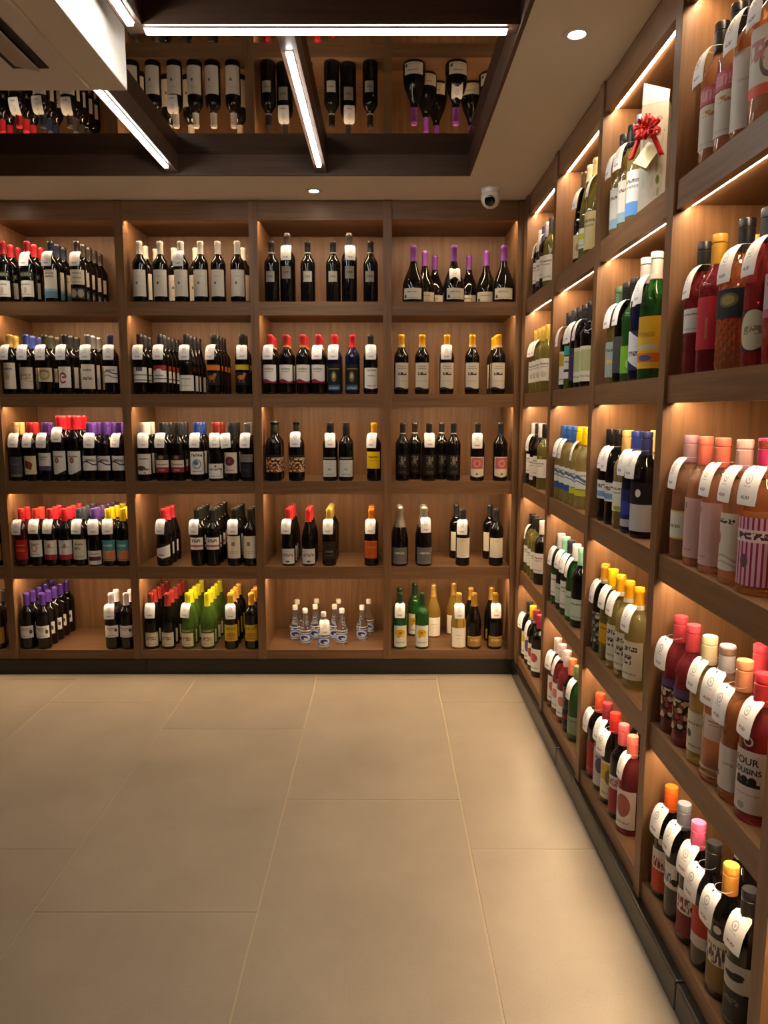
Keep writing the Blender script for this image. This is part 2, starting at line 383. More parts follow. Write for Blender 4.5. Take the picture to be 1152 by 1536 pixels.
def label_material(name, base, layers):
    b = NB(name); uv = b.n('ShaderNodeTexCoord').outputs['UV']
    sx = b.n('ShaderNodeSeparateXYZ'); b.t.links.new(uv, sx.inputs[0]); U, V = sx.outputs[0], sx.outputs[1]
    col = lin(base)
    def rect(u0, u1, v0, v1):
        return b.math('MULTIPLY', b.math('COMPARE', U, (u0 + u1) / 2, (u1 - u0) / 2), b.math('COMPARE', V, (v0 + v1) / 2, (v1 - v0) / 2))
    def ell(cu, cv, ru, rv):
        d = b.vmath('DIVIDE', b.vmath('SUBTRACT', uv, (cu, cv, 0)).outputs[0], (ru, rv, 1)).outputs[0]
        return b.vmath('LENGTH', d).outputs['Value']
    for L in layers:
        t = L[0]
        if t == 'r': col = b.mix(rect(*L[1:5]), col, lin(L[5]))
        elif t == 'e': col = b.mix(b.math('LESS_THAN', ell(*L[1:5]), 1.0), col, lin(L[5]))
        elif t == 'o': col = b.mix(b.math('COMPARE', ell(*L[1:5]), .85, .17), col, lin(L[5]))
        elif t == 't':      # a line of small lettering
            n = b.n('ShaderNodeTexNoise', noise_dimensions='2D'); n.inputs['Scale'].default_value = 1; n.inputs['Detail'].default_value = 1
            sc = b.vmath('MULTIPLY', uv, (L[6] if len(L) > 6 else 46, 14 / max(L[4] - L[3], .05) * .12, 0)); b.t.links.new(sc.outputs[0], n.inputs['Vector'])
            col = b.mix(b.math('MULTIPLY', rect(*L[1:5]), b.math('GREATER_THAN', n.outputs[0], .47)), col, lin(L[5]))
        elif t == 'v':      # upright stripes
            f = b.math('LESS_THAN', b.math('FRACT', b.math('MULTIPLY', U, L[1])), L[2]); col = b.mix(f, col, lin(L[3]))
        elif t == 'f':      # picture of many small coloured motifs
            vo = b.n('ShaderNodeTexVoronoi', voronoi_dimensions='2D'); vo.inputs['Scale'].default_value = L[5]; b.t.links.new(uv, vo.inputs['Vector'])
            s2 = b.n('ShaderNodeSeparateColor'); b.t.links.new(vo.outputs['Color'], s2.inputs[0])
            c2 = b.mix(b.math('GREATER_THAN', s2.outputs[0], .55), lin(L[6]), lin(L[7])); c2 = b.mix(b.math('GREATER_THAN', s2.outputs[1], .66), c2, lin(L[8]))
            col = b.mix(b.math('MULTIPLY', rect(*L[1:5]), b.math('LESS_THAN', vo.outputs['Distance'], .46)), col, c2)
        elif t == 'x':      # swoosh
            y = b.math('ADD', b.math('MULTIPLY', b.math('SINE', b.math('MULTIPLY', U, 5.5)), L[2]), L[1]); col = b.mix(b.math('COMPARE', V, y, L[3]), col, lin(L[4]))
        elif t == 'w':      # wavy lower field
            y = b.math('ADD', b.math('MULTIPLY', b.math('SINE', b.math('MULTIPLY', U, 6.3)), L[2]), L[1]); col = b.mix(b.math('LESS_THAN', V, y), col, lin(L[3]))
        elif t == 'g':      # slanted corner field
            y = b.math('ADD', b.math('MULTIPLY', U, L[2]), L[1]); col = b.mix(b.math('LESS_THAN' if len(L) < 5 else 'GREATER_THAN', V, y), col, lin(L[3]))
    rough = .55
    return b.set(Base_Color=col, Roughness=rough, Specular_IOR_Level=.3)
def patch_mesh(r, z0, z1, half, mat, name='label'):
    n = max(6, int(half / 7)) * 2; bm = bmesh.new(); uvl = bm.loops.layers.uv.new('uv')
    a0, a1 = -math.pi / 2 - R(half), -math.pi / 2 + R(half); g = []
    for i in range(n + 1):
        a = a0 + (a1 - a0) * i / n; g.append([bm.verts.new((r * math.cos(a), r * math.sin(a), z)) for z in (z0, z1)])
    for i in range(n):
        f = bm.faces.new((g[i][0], g[i + 1][0], g[i + 1][1], g[i][1]))
        for l, (u, v) in zip(f.loops, ((i / n, 0), ((i + 1) / n, 0), ((i + 1) / n, 1), (i / n, 1))): l[uvl].uv = (u, v)
    me = bpy.data.meshes.new(name); bm.to_mesh(me); bm.free(); me.shade_smooth(); me.materials.append(mat)
    return me
def lettering(text, size, r, z, mat, a_off=0.0, bold=.0):
    """words printed on a round label, as a mesh bent to radius r about the bottle axis"""
    c = bpy.data.curves.new('txt', 'FONT'); c.body = text; c.size = size; c.align_x = 'CENTER'; c.align_y = 'CENTER'; c.offset = bold; c.resolution_u = 3
    o = bpy.data.objects.new('txt', c); COL.objects.link(o); bpy.context.view_layer.update()
    me = bpy.data.meshes.new_from_object(o.evaluated_get(bpy.context.evaluated_depsgraph_get())); bpy.data.objects.remove(o); bpy.data.curves.remove(c)
    bm = bmesh.new(); bm.from_mesh(me); bmesh.ops.subdivide_edges(bm, edges=[e for e in bm.edges if e.calc_length() > .004], cuts=2)
    for v in bm.verts:
        a = -math.pi / 2 + v.co.x / r + a_off; zz = z + v.co.y; v.co = (r * math.cos(a), r * math.sin(a), zz)
    bm.to_mesh(me); bm.free(); me.materials.clear(); me.materials.append(mat); me.name = 'lettering'
    return me

# ------------------------------------------------------------------ price tag hung on the neck
def tag_meshes():
    b = NB('price_tag_paper'); uv = b.n('ShaderNodeTexCoord').outputs['UV']
    b.t.nodes.remove(b.p); b.t = b.m.node_tree; bpy.data.materials.remove(b.m)
    m = label_material('price_tag_paper', '#f3f1ec', [('o', .5, .62, .17, .13, '#b3b3b8'), ('e', .5, .62, .06, .05, '#c0bbc0'), ('t', .30, .70, .42, .46, '#bdb9bc', 30), ('t', .28, .72, .13, .22, '#a07078', 22), ('e', .5, .93, .055, .035, '#3a3632')])
    path = [(.0178, .248), (.0235, .2445), (.0305, .2365), (.0365, .225), (.0405, .212), (.0430, .198), (.0442, .184), (.0448, .172)]
    wd = [.0165, .0245, .0268, .0270, .0270, .0270, .0268, .0252]
    bm = bmesh.new(); uvl = bm.loops.layers.uv.new('uv'); rows = []; L = [0]
    for (ra, za), (rb, zb) in zip(path, path[1:]): L.append(L[-1] + math.hypot(rb - ra, zb - za))
    for th in (0, .0007):
        rows.append([[bm.verts.new((s * w_, -(r_ + th) - (.0 if abs(s) < .6 else -.0035), z + (th * .7))) for s in (-1, -.5, 0, .5, 1)] for (r_, z), w_ in zip(path, wd)])
    for si, sheet in enumerate(rows):
        for i in range(len(path) - 1):
            for j in range(4):
                q = [(i, j), (i + 1, j), (i + 1, j + 1), (i, j + 1)]
                if si == 0: q = q[::-1]
                f = bm.faces.new([sheet[a][c] for a, c in q])
                for l, (a, c) in zip(f.loops, q): l[uvl].uv = (.5 + (c - 2) / 4 * wd[a] / .0270, 1 - L[a] / L[-1])
    me = bpy.data.meshes.new('price_tag'); bm.to_mesh(me); bm.free(); me.shade_smooth(); me.materials.append(m)
    # loop of elastic round the neck
    bm = bmesh.new(); n = 20; k = 5; g = []
    for i in range(n):
        a = 2 * math.pi * i / n
        g.append([bm.verts.new(((.0182 + .0004 * math.cos(2 * math.pi * j / k)) * math.cos(a), (.0182 + .0004 * math.cos(2 * math.pi * j / k)) * math.sin(a), .249 + .0004 * math.sin(2 * math.pi * j / k))) for j in range(k)])
    for i in range(n):
        for j in range(k): bm.faces.new((g[i][j], g[(i + 1) % n][j], g[(i + 1) % n][(j + 1) % k], g[i][(j + 1) % k]))
    loop = fin(bm, 'neck_loop', True); loop.materials.append(M['white'])
    return me, loop
TAG_ME, LOOP_ME = tag_meshes()

# ------------------------------------------------------------------ kinds of bottle
KIND = {}
NAMES = {'red': 'red_wine_bottle', 'white': 'white_wine_bottle', 'rose': 'rose_wine_bottle', 'fizz': 'sparkling_wine_bottle', 'water': 'water_bottle'}
CRE, WHI, BLK, INK = '#d9d0bd', '#dedbd2', '#151414', '#4a4440'
def K(key, fam, desc, shape, gl, capcol, captype, *labels, text=()):
    KIND[key] = dict(fam=fam, desc=desc, shape=shape, gl=gl, cap=(capcol, captype), labels=labels, text=text, made=None)
def lab(z0, z1, base, *layers, half=62): return (z0, z1, half, base, layers)
T1 = ('t', .2, .8, .72, .80, INK); T2 = ('t', .25, .75, .60, .66, '#7a726a'); T3 = ('t', .2, .8, .12, .18, '#7a726a')
# back wall, bay by bay
K('a1', 'red', 'red-capped wine with cream label', 'bd', 'dark', '#b02a33', 'c', lab(.026, .105, CRE, T1, ('e', .5, .4, .1, .2, '#b7a88c'), T3), lab(.122, .148, '#1c1d16', ('t', .1, .9, .2, .8, '#8a8f60', 30)))
K('a2', 'red', 'blue-labelled wine with navy cap', 'bd', 'dark', '#232a3c', 'c', lab(.02, .158, CRE, ('r', 0, 1, 0, .24, '#5d7f92'), ('r', 0, 1, .24, .33, '#93aab2'), T1, ('t', .2, .8, .84, .9, '#8a5148')))
K('a3', 'red', 'double-labelled wine with pewter cap', 'bd', 'dark', '#57504d', 'm', lab(.086, .158, CRE, T1, ('t', .25, .75, .4, .5, '#96584e'), T3), lab(.018, .068, '#35302c', ('e', .28, .5, .2, .4, '#a59c90'), ('e', .72, .5, .2, .4, '#a59c90')))
K('b1', 'red', 'gold-capped wine with tall cream label', 'bd', 'dark', '#b5964a', 'c', lab(.026, .158, CRE, T1, ('e', .5, .45, .15, .1, '#b9a46e')))
K('b2', 'red', 'blue-capped wine with script label', 'bd', 'dark', '#3d4d9c', 'c', lab(.026, .135, CRE, ('t', .15, .85, .45, .7, '#a8966a', 12), ('x', .4, .06, .02, '#b39f70')))
K('b3', 'red', 'dark-capped wine with tan label', 'bd', 'dark', '#3f4033', 'c', lab(.062, .132, '#cfc2a0', ('o', .5, .5, .34, .36, '#a28f62'), T1))
K('b4', 'red', 'white-labelled wine with red crescent', 'bd', 'dark', '#2a2a2c', 'c', lab(.032, .138, WHI, ('o', .5, .46, .24, .26, '#9e2226'), ('e', .66, .42, .12, .1, WHI), ('r', .45, .7, .46, .54, '#9e2226')))
K('b5', 'red', 'grey-capped wine with cream label', 'bd', 'dark', '#8b8d8c', 'm', lab(.026, .15, CRE, ('t', .15, .85, .36, .48, '#4d4a3c', 12), T1))
K('b6', 'red', 'blue-capped wine with wave-striped label', 'bd', 'dark', '#35386f', 'c', lab(.058, .14, WHI, ('x', .62, .08, .03, BLK), ('x', .38, .08, .02, BLK), T1))
K('c1', 'red', 'cream-capped wine with charcoal label', 'bd', 'dark', '#cfae76', 's', lab(.022, .125, '#47484c', T1, T2, ('r', .1, .9, 0, .12, '#8c7c4e')))
K('c2', 'red', 'red-capped wine with red bird label', 'bd', 'dark', '#a3262a', 's', lab(.035, .13, '#d6cfa6', ('e', .5, .5, .26, .2, '#8d3a2f'), ('e', .36, .58, .12, .18, '#5d2a24'), ('e', .62, .36, .1, .12, '#8d3a2f')))
K('c3', 'red', 'purple-capped wine with lilac-based label', 'bd', 'dark', '#4b2f72', 's', lab(.055, .145, WHI, ('r', 0, 1, 0, .26, '#544a72'), T1, T2))
K('c4', 'red', 'scarlet-capped wine with rosette label', 'lean', 'dark', '#d1212c', 'c', lab(.035, .155, WHI, ('e', .42, .6, .14, .12, '#9b3a3c'), ('e', .42, .6, .06, .05, '#d6a3a0'), ('g', -.12, .3, BLK), T1))
K('c5', 'red', 'purple-capped wine with swoosh label', 'bd', 'dark', '#5c3a8e', 's', lab(.055, .13, WHI, ('x', .5, .12, .045, '#26242a'), ('t', .3, .9, .6, .72, '#38343c', 16), T1))
K('d1', 'red', 'red-capped wine with crimson label', 'bd', 'dred', '#c0262b', 's', lab(.035, .14, '#a72020', ('t', .2, .8, .4, .55, '#d96c3c', 14), ('t', .2, .8, .7, .75, '#d9a05c')))
K('d2', 'red', 'red-capped wine with orange-crest label', 'bd', 'dark', '#c83a31', 's', lab(.05, .138, WHI, ('o', .5, .52, .2, .22, '#c08a58'), T1, T3))
K('d3', 'red', 'red-capped wine with red-banded label', 'bd', 'dark', '#c42833', 's', lab(.035, .138, WHI, ('r', 0, 1, 0, .26, '#ab2f3a'), ('r', 0, 1, .26, .32, WHI), ('e', .5, .72, .1, .1, '#b37a70'), T2))
K('d4', 'red', 'slate-capped wine with cream label', 'bd', 'dark', '#3c424e', 's', lab(.035, .142, '#d3cdb8', T1, ('t', .15, .6, .5, .62, '#5f5a4e', 14), T3))
K('d5', 'red', 'purple-capped wine with maroon-block label', 'bd', 'dark', '#5a3c86', 's', lab(.008, .082, WHI, ('r', .08, .92, .28, .58, '#5b2436'), T1))
K('d6', 'red', 'yellow-capped wine with teal sunset label', 'bd', 'dark', '#e0c322', 's', lab(.028, .138, '#4f8f98', ('r', 0, 1, 0, .5, '#b98a63'), ('e', .72, .3, .2, .14, '#d06a36'), ('r', 0, 1, .05, .1, '#7d5c74'), ('t', .2, .8, .7, .8, '#cfd8cc')))
K('e1', 'red', 'violet-capped wine with white label', 'bd', 'dark', '#4c2f86', 'c', lab(.062, .128, WHI, T1, ('e', .82, .5, .1, .18, INK), T2, T3))
K('e2', 'red', 'silver-capped wine with white label', 'bd', 'dark', '#c9c6cf', 'c', lab(.066, .130, WHI, T1, ('e', .82, .6, .1, .14, INK), T2, T3))
K('e0', 'red', 'dark wine with amber label', 'bd', 'dark', '#241f22', 'c', lab(.03, .12, '#a5762a', T1, T2))
K('f1', 'red', 'white-capped wine with ivory label', 'bd', 'dark', '#dcd7c9', 'c', lab(.028, .158, '#d2cbbb', ('e', .42, .5, .07, .055, '#6b6152'), ('t', .3, .7, .74, .77, '#a79c88')))
K('g1', 'red', 'black-capped wine with pinstripe label', 'bd', 'dark', '#20201f', 's', lab(.06, .135, WHI, ('r', 0, 1, .46, .52, BLK), ('r', 0, 1, .12, .17, BLK), ('r', .3, .7, .75, 1, '#5b4a60')))
K('g2', 'red', 'black-capped wine with red-topped label', 'bd', 'dark', '#262624', 's', lab(.06, .145, WHI, ('r', 0, 1, .68, 1, '#8d2a26'), ('e', .5, .68, .2, .12, WHI), ('r', 0, 1, .18, .24, BLK), ('t', .2, .8, .34, .44, INK)))
K('g3', 'red', 'black-capped wine with plain white label', 'bu', 'dark', '#1d1e20', 's', lab(.016, .095, WHI, ('t', .2, .8, .3, .36, '#a89f90'), T1))
K('g4', 'red', 'orange-banded wine with animal label', 'bd', 'dark', '#1b1a1a', 's', lab(.12, .152, '#d9711b', ('r', 0, 1, .8, 1, BLK)), lab(.045, .108, '#19130f', ('e', .45, .6, .24, .18, '#a5662c'), ('e', .66, .82, .1, .14, '#a5662c'), ('r', .3, .38, .2, .55, '#8a5526'), ('r', .56, .63, .2, .55, '#8a5526')))
K('g5', 'red', 'yellow-banded wine with animal label', 'bd', 'dark', '#1b1a1a', 's', lab(.122, .152, '#c9b414', ('r', 0, 1, .85, 1, BLK)), lab(.045, .11, '#19130f', ('e', .45, .6, .24, .18, '#b5702c'), ('e', .66, .82, .1, .14, '#b5702c'), ('r', .3, .38, .2, .55, '#8a5526'), ('r', .56, .63, .2, .55, '#8a5526')))
K('h1', 'red', 'white-capped wine with landscape label', 'bd', 'dark', '#e0ddd6', 's', lab(.035, .14, WHI, ('e', .3, .3, .3, .12, '#4e4038'), ('e', .6, .24, .2, .05, '#7e5b4d'), ('e', .55, .06, .1, .04, '#c9735e'), T1))
K('h2', 'red', 'black-capped wine with red-based label', 'bd', 'dark', '#27292c', 's', lab(.045, .108, CRE, ('r', 0, 1, 0, .42, '#8e2630'), ('t', .3, .7, .12, .24, '#d9a3a0', 16), ('t', .1, .9, .58, .7, INK)), lab(.112, .135, '#1c1815', ('e', .5, .4, .16, .5, '#8c7352')))
K('h3', 'red', 'blue-capped wine with blue-ring label', 'bd', 'dark', '#27448e', 's', lab(.035, .152, WHI, ('o', .5, .45, .3, .22, '#7d97b0'), ('e', .45, .5, .16, .1, '#4d6f97'), ('t', .12, .88, .78, .9, INK, 16), ('t', .2, .8, .1, .15, INK)))
K('h4', 'red', 'red-collared wine with low white label', 'bu', 'dark', '#7d2c28', 's', lab(.014, .09, WHI, ('t', .1, .9, .55, .68, INK, 18), ('e', .5, .82, .06, .08, '#a3494a'), T3))
K('h5', 'red', 'black-capped wine with maroon-sun label', 'bd', 'dark', '#252a2c', 's', lab(.04, .148, '#d6cbb8', ('e', .48, .58, .32, .22, '#5c2534'), ('e', .46, .58, .14, .1, '#7e4350'), T3))
K('h6', 'red', 'silver-capped wine with dim grey label', 'bd', 'dark', '#8a8f92', 'm', lab(.098, .138, '#807a70', T1, T2), lab(.02, .092, '#1d1b1c', ('t', .3, .7, .4, .6, '#3c3a3c')))
K('i1', 'red', 'red-capped wine with slanted white label', 'bu', 'dark', '#a82830', 'c', lab(.03, .12, BLK, ('g', .65, .3, WHI), ('g', .02, -.0, BLK), ('g', .30, -.35, BLK), ('g', .0, .25, BLK), ('r', .2, .6, .3, .36, INK)))
K('i2', 'red', 'black-capped wine with pink-striped label', 'bd', 'dark', '#22231f', 'c', lab(.088, .152, WHI, ('r', 0, 1, .22, .38, '#a8505a'), ('r', 0, 1, .05, .09, '#c98a88'), ('t', .2, .8, .62, .86, INK, 12)))
K('i3', 'red', 'black-capped wine with tall ivory label', 'bd', 'dark', '#1c1d1c', 'c', lab(.042, .160, '#d5cdb8', ('r', .4, .62, .56, .74, '#8a7556'), ('r', .1, .9, .22, .25, '#b8a25c'), ('r', .1, .9, .30, .32, '#b8a25c')))
K('j1', 'red', 'red-capped burgundy with low cream label', 'bus', 'dark', '#8c2a26', 'c', lab(.016, .092, '#cfc5ab', ('t', .2, .8, .45, .7, '#7d6a44', 12), T3, ('r', .05, .95, .9, .93, '#a08c5e')))
K('j2', 'white', 'lime-capped wine with cream label', 'bus', 'grn', '#c2c01c', 'c', lab(.016, .088, '#d3c9ac', ('t', .2, .8, .45, .7, '#7d6a44', 12), T3), lab(.094, .108, '#565a26', ('t', .2, .8, .2, .8, '#b7ad6c')))
K('j3', 'white', 'gold-capped wine with yellow label', 'bd', 'dark', '#c99c38', 'c', lab(.045, .135, '#bda025', ('t', .15, .85, .68, .84, '#7f6a1e', 16), ('e', .5, .38, .3, .16, '#a5741f'), ('t', .2, .8, .1, .2, '#7d3f1c')))
K('k1', 'red', 'black wine with small pewter label', 'bd', 'dark', '#38332f', 'm', lab(.098, .150, '#8d8778', ('t', .2, .8, .4, .6, '#5a554b', 14), half=34), lab(.24, .2445, '#d8d5cc', half=170))
K('k2', 'red', 'tall black wine with small pewter label', 'tall', 'dark', '#4a4440', 'm', lab(.118, .178, '#7d7468', ('t', .2, .8, .4, .6, '#4a453d', 14), half=34), lab(.272, .277, '#b8b5ac', half=170))
K('l1', 'red', 'crimson-capped wine with wave-based label', 'bd', 'dark', '#b0292e', 'c', lab(.055, .148, WHI, ('w', .16, .07, '#7d2138'), T1, T2, ('e', .5, .8, .05, .05, '#b9986a')), lab(.236, .2465, '#c29a52', half=175))
K('l2', 'red', 'scarlet-capped midnight wine with gold crest', 'bd', 'navy', '#cf2528', 'c', lab(.02, .15, '#10131a', ('r', .1, .9, .80, .84, '#8c7a36'), ('e', .5, .52, .16, .2, '#77683a'), ('e', .5, .55, .08, .1, '#c2b27a'), ('r', .1, .9, 0, .2, '#2d5878'), ('t', .15, .85, .05, .12, '#a8b8c0')))
K('l3', 'red', 'black-capped wine with pointed white label', 'bd', 'dark', '#242321', 'c', lab(.025, .132, WHI, ('t', .2, .8, .84, .92, '#8a7f6a'), ('g', .07, -.14, BLK), ('g', -.07, .14, BLK), T2, T3))
K('m1', 'red', 'dark wine with fruit-patterned label', 'fat', 'dark', '#25291f', 's', lab(.045, .135, '#1a1512', ('f', 0, 1, .02, .85, 9, '#c9a678', '#a2603a', '#d8c8a8'), half=85))
K('m2', 'red', 'black-capped wine with square grey label', 'bd', 'dark', '#181615', 's', lab(.022, .108, '#c2c5c0', ('t', .38, .62, .4, .5, '#50544f', 12), T3, ('r', .1, .9, .8, .81, '#8f938d')), lab(.112, .125, '#2b231d', ('t', .1, .9, .2, .8, '#a99b85')))
K('m3', 'red', 'yellow-capped wine with yellow label', 'bd', 'dark', '#e0a414', 'c', lab(.065, .152, '#e3b90e', ('t', .15, .85, .62, .74, '#6a5410', 14), ('t', .2, .8, .45, .49, '#8f7412'), ('r', 0, .04, 0, 1, '#e8d48a')))
K('n1', 'red', 'red-capped burgundy with white label', 'bus', 'dark', '#b42a2c', 'c', lab(.012, .092, '#c9c6c2', ('t', .12, .88, .5, .7, '#7a7674', 12), ('e', .5, .16, .14, .06, INK), ('r', .1, .9, .84, .86, '#8f8c8a')))
K('n2', 'red', 'gold-capped wine with black label', 'bd', 'dark', '#b39a3c', 'c', lab(.035, .13, '#1f1a12', ('t', .25, .75, .4, .5, '#7d7150'), ('t', .2, .8, .2, .26, '#59513c')))
K('n3', 'red', 'orange-capped wine with orange label', 'bd', 'dark', '#d8721a', 'c', lab(.042, .135, '#a94a12', ('t', .15, .85, .62, .66, '#d9944e'), ('r', 0, 1, .93, 1, '#c2621f')))
K('o1', 'red', 'purple-necked wide-shouldered wine', 'wd', 'dark', '#7a3f94', 'c', lab(.014, .068, '#cbc7b4', ('t', .15, .7, .6, .72, '#7a7668', 20), ('e', .12, .25, .07, .16, INK), T3, half=52))
K('p1', 'red', 'yellow-capped wine with car-print label', 'bd', 'dark', '#dfa112', 'c', lab(.022, .158, '#c6bfae', ('t', .25, .75, .84, .88, '#7a7468'), ('t', .2, .8, .76, .80, '#7a7468'), ('t', .22, .78, .54, .64, BLK, 10), ('r', .24, .76, .54, .575, BLK), ('t', .2, .8, .3, .34, '#a09888'), ('w', .07, .03, BLK)), lab(.236, .249, '#d8c48a', half=175))
K('q1', 'red', 'black wine with silver floral crest', 'bd', 'dark', '#33312e', 'm', lab(.03, .135, '#16120f', ('f', .28, .72, .42, .92, 9, '#5f584f', '#3a342e', '#8a8276'), ('e', .5, .66, .1, .09, '#7a7266'), ('t', .25, .75, .1, .2, '#4a4038')), lab(.243, .2475, '#c4c0b8', half=175))
K('q2', 'red', 'dark wine with pink-panelled label', 'bd', 'dark', '#23272a', 'c', lab(.018, .125, '#cfc4ae', ('r', .07, .93, .42, .96, '#a85a5a'), ('o', .5, .68, .22, .16, '#c78c82'), ('g', .1, -.2, BLK), ('g', -.1, .2, BLK), ('e', .5, .17, .07, .05, INK)))
K('r1', 'fizz', 'grey-labelled sparkling wine with silver foil', 'fz', 'dark', '#8b877a', 'm', lab(.012, .10, '#5f5f5c', ('t', .2, .8, .6, .72, '#b5b3a8', 16), ('r', .05, .95, .06, .08, '#8a8a84')))
K('r2', 'red', 'black-capped wine with blank cream label', 'bd', 'dark', '#20262a', 'c', lab(.045, .150, '#cdc6b2', ('t', .35, .65, .82, .86, '#a8a08c'), ('t', .3, .7, .1, .14, '#b0a68f')))
K('s1', 'white', 'green wine with yellow flower label', 'bd', 'dgrn', '#14301c', 'c', lab(.014, .13, '#d8d8ce', ('e', .5, .66, .32, .17, '#c79f14'), ('e', .36, .52, .12, .1, '#c79f14'), ('e', .66, .55, .12, .09, '#d9b42c'), ('e', .5, .66, .1, .06, '#8f6a10'), ('t', .2, .8, .16, .24, '#8f8f84')))
K('s2', 'white', 'golden wine with plain white label', 'bu', 'gold', '#cda44e', 'm', lab(.012, .118, '#e6e1d4', ('t', .3, .7, .6, .66, '#b7ada0'), ('t', .3, .7, .45, .48, '#c0b7aa')))
K('s3', 'fizz', 'gold-foiled sparkling wine with kraft label', 'bu', 'dark', '#b58a3a', 'm', lab(.016, .072, '#94753a', ('t', .2, .8, .5, .75, '#c9ac66', 12), ('r', 0, 1, .9, 1, '#b99a54')))
K('soda', 'water', 'blue-labelled water bottle with white cap', 'so', 'clear', '#e6ddd6', 's0', lab(.014, .066, '#5f74a8', ('r', 0, 1, .93, 1, '#e2e6ec'), ('r', 0, 1, 0, .06, '#e2e6ec'), ('e', .5, .5, .22, .36, '#ccd4e6'), ('e', .5, .5, .13, .24, '#26386f'), ('r', .49, .6, .3, .5, '#ccd4e6'), half=150), lab(.076, .082, '#e8eaee', half=160))
# side wall
K('ra', 'white', 'dark-capped white wine with cream label', 'bd', 'olive', '#26231f', 's', lab(.03, .14, '#d9d5c6', T1, T2, T3))
K('rb', 'red', 'plum-capped wine with white label', 'bd', 'dark', '#3d2e66', 's', lab(.03, .15, '#d6d2c6', T1, T2, ('r', 0, 1, 0, .2, '#4a3656')))
K('rc', 'white', 'gold-capped white wine with white label', 'bd', 'olive', '#b89e3c', 's', lab(.05, .15, '#dcd9cc', T1, T2, ('e', .5, .3, .2, .14, '#b6b09c')))
K('rd', 'white', 'white-capped wine with white label', 'bd', 'dark', '#c9c2bc', 's', lab(.055, .15, '#d8d2c8', T1, T2, T3))
K('re', 'white', 'black-capped white wine with pale label', 'bd', 'olive', '#1d1b19', 's', lab(.055, .14, '#d6d3cc', T1, T2))
K('rf', 'red', 'black-capped wine with yellow-topped label', 'bd', 'dark', '#23292a', 's', lab(.03, .15, WHI, ('r', 0, 1, .55, .85, '#c9b428'), T3))
K('rg', 'red', 'yellow-capped wine with violet label', 'bd', 'dark', '#d8a21c', 's', lab(.03, .15, WHI, ('e', .5, .6, .3, .25, '#5c4a72'), T3))
K('rh', 'red', 'maroon-capped wine with white label', 'bd', 'dark', '#6e2030', 's', lab(.03, .14, WHI, ('e', .5, .6, .28, .2, '#a34a4a'), T3))
K('ri', 'white', 'slender bronze-capped wine with tan label', 'hk', 'dark', '#57452f', 'm', lab(.02, .105, '#c9b48a', ('e', .5, .45, .12, .16, '#9a7a44')))
K('rj', 'white', 'slender wine with lemon-striped label', 'hk', 'olive', '#d8cfa8', 'c', lab(.04, .11, WHI, ('r', 0, 1, .45, .75, '#c3c020'), T3))
K('rk', 'white', 'slender wine with tall straw-coloured label', 'hk', 'olive', '#c9b070', 'c', lab(.02, .148, '#cdbd86', T1, T2))
K('rl', 'red', 'black-capped wine with mustard-topped label', 'bd', 'dark', '#26282c', 's', lab(.02, .15, WHI, ('r', 0, 1, .55, .92, '#c2a01e'), T3))
K('rm', 'white', 'black-capped wine with teal neck label', 'bd', 'grn', '#2a2d33', 's', lab(.04, .125, WHI, ('r', 0, 1, .3, .42, BLK), T1), lab(.13, .165, '#2c8f86'))
K('rn', 'red', 'black-capped wine with purple label', 'bd', 'dark', '#1f1e24', 's', lab(.03, .15, '#33264a', T1))
K('ro', 'red', 'black-capped wine with sage label', 'bd', 'dark', '#1e1f22', 's', lab(.02, .145, '#c9c6ae', ('r', .2, .8, .3, .9, '#a3a878'), T3))
K('rp', 'white', 'blue-capped white wine with brushstroke label', 'bd', 'wht', '#27508f', 's', lab(.075, .14, '#d6d8d2', ('x', .55, .14, .09, '#4f6878'), ('x', .35, .1, .03, '#27405a'), T1), lab(.05, .072, '#27508f'))
K('rq', 'white', 'yellow-capped white wine with brushstroke label', 'bd', 'wht', '#e3c40c', 's', lab(.075, .14, '#d6d8d2', ('x', .55, .14, .09, '#4f6878'), ('x', .35, .1, .03, '#27405a'), T1), lab(.05, .072, '#b5bd2c'))
K('rr', 'white', 'silver-capped wine with white label', 'bd', 'dgrn', '#b8b8bc', 's', lab(.04, .13, '#d8d8d0', T1, T3))
K('rs', 'white', 'mint-capped wine with mint label', 'bd', 'dark', '#8fcdb0', 's', lab(.03, .11, '#aebfae', T1, T3))
K('rt', 'red', 'navy-capped wine with white label', 'bd', 'dark', '#272c3c', 's', lab(.03, .14, '#d3d3cf', T1, T2, T3))
K('ru', 'white', 'white-capped green wine with pale label', 'bd', 'dgrn', '#d8d6d2', 's', lab(.02, .12, '#a9bda9', T1))
K('rv', 'rose', 'silver-capped rose wine with white label', 'bd', 'ruby', '#a8a09e', 's', lab(.03, .14, '#dcd8d4', ('e', .5, .6, .25, .18, '#c77a72'), T3))
K('rw', 'red', 'copper-capped dark wine with red script', 'slim', 'dark', '#b56a4a', 's', lab(.03, .09, '#1b1216', ('t', .1, .9, .4, .65, '#a8302e', 12)))
K('rx', 'white', 'short green wine beneath hanging tag', 'slim', 'dgrn', '#5a6a40', 's', lab(.03, .1, '#76866a', T1))
K('ry', 'white', 'black-capped wine with blue-based label', 'bd', 'wht', '#131313', 's', lab(.02, .14, '#d3d0c4', ('r', 0, 1, 0, .24, '#8fa9bd'), T1))
K('rz', 'white', 'pale blue-capped wine with blue label', 'bd', 'wht', '#88a9d6', 's', lab(.02, .145, '#cfd2d4', ('r', 0, 1, 0, .3, '#5c8fd0'), ('r', 0, .22, .3, 1, '#c7a44c'), T1, T2))
K('sa', 'white', 'green-capped wine with misty green label', 'bd', 'olive', '#4b6a50', 's', lab(.02, .13, '#8f9c92', ('r', 0, 1, .4, .5, '#c2a25c'), T1))
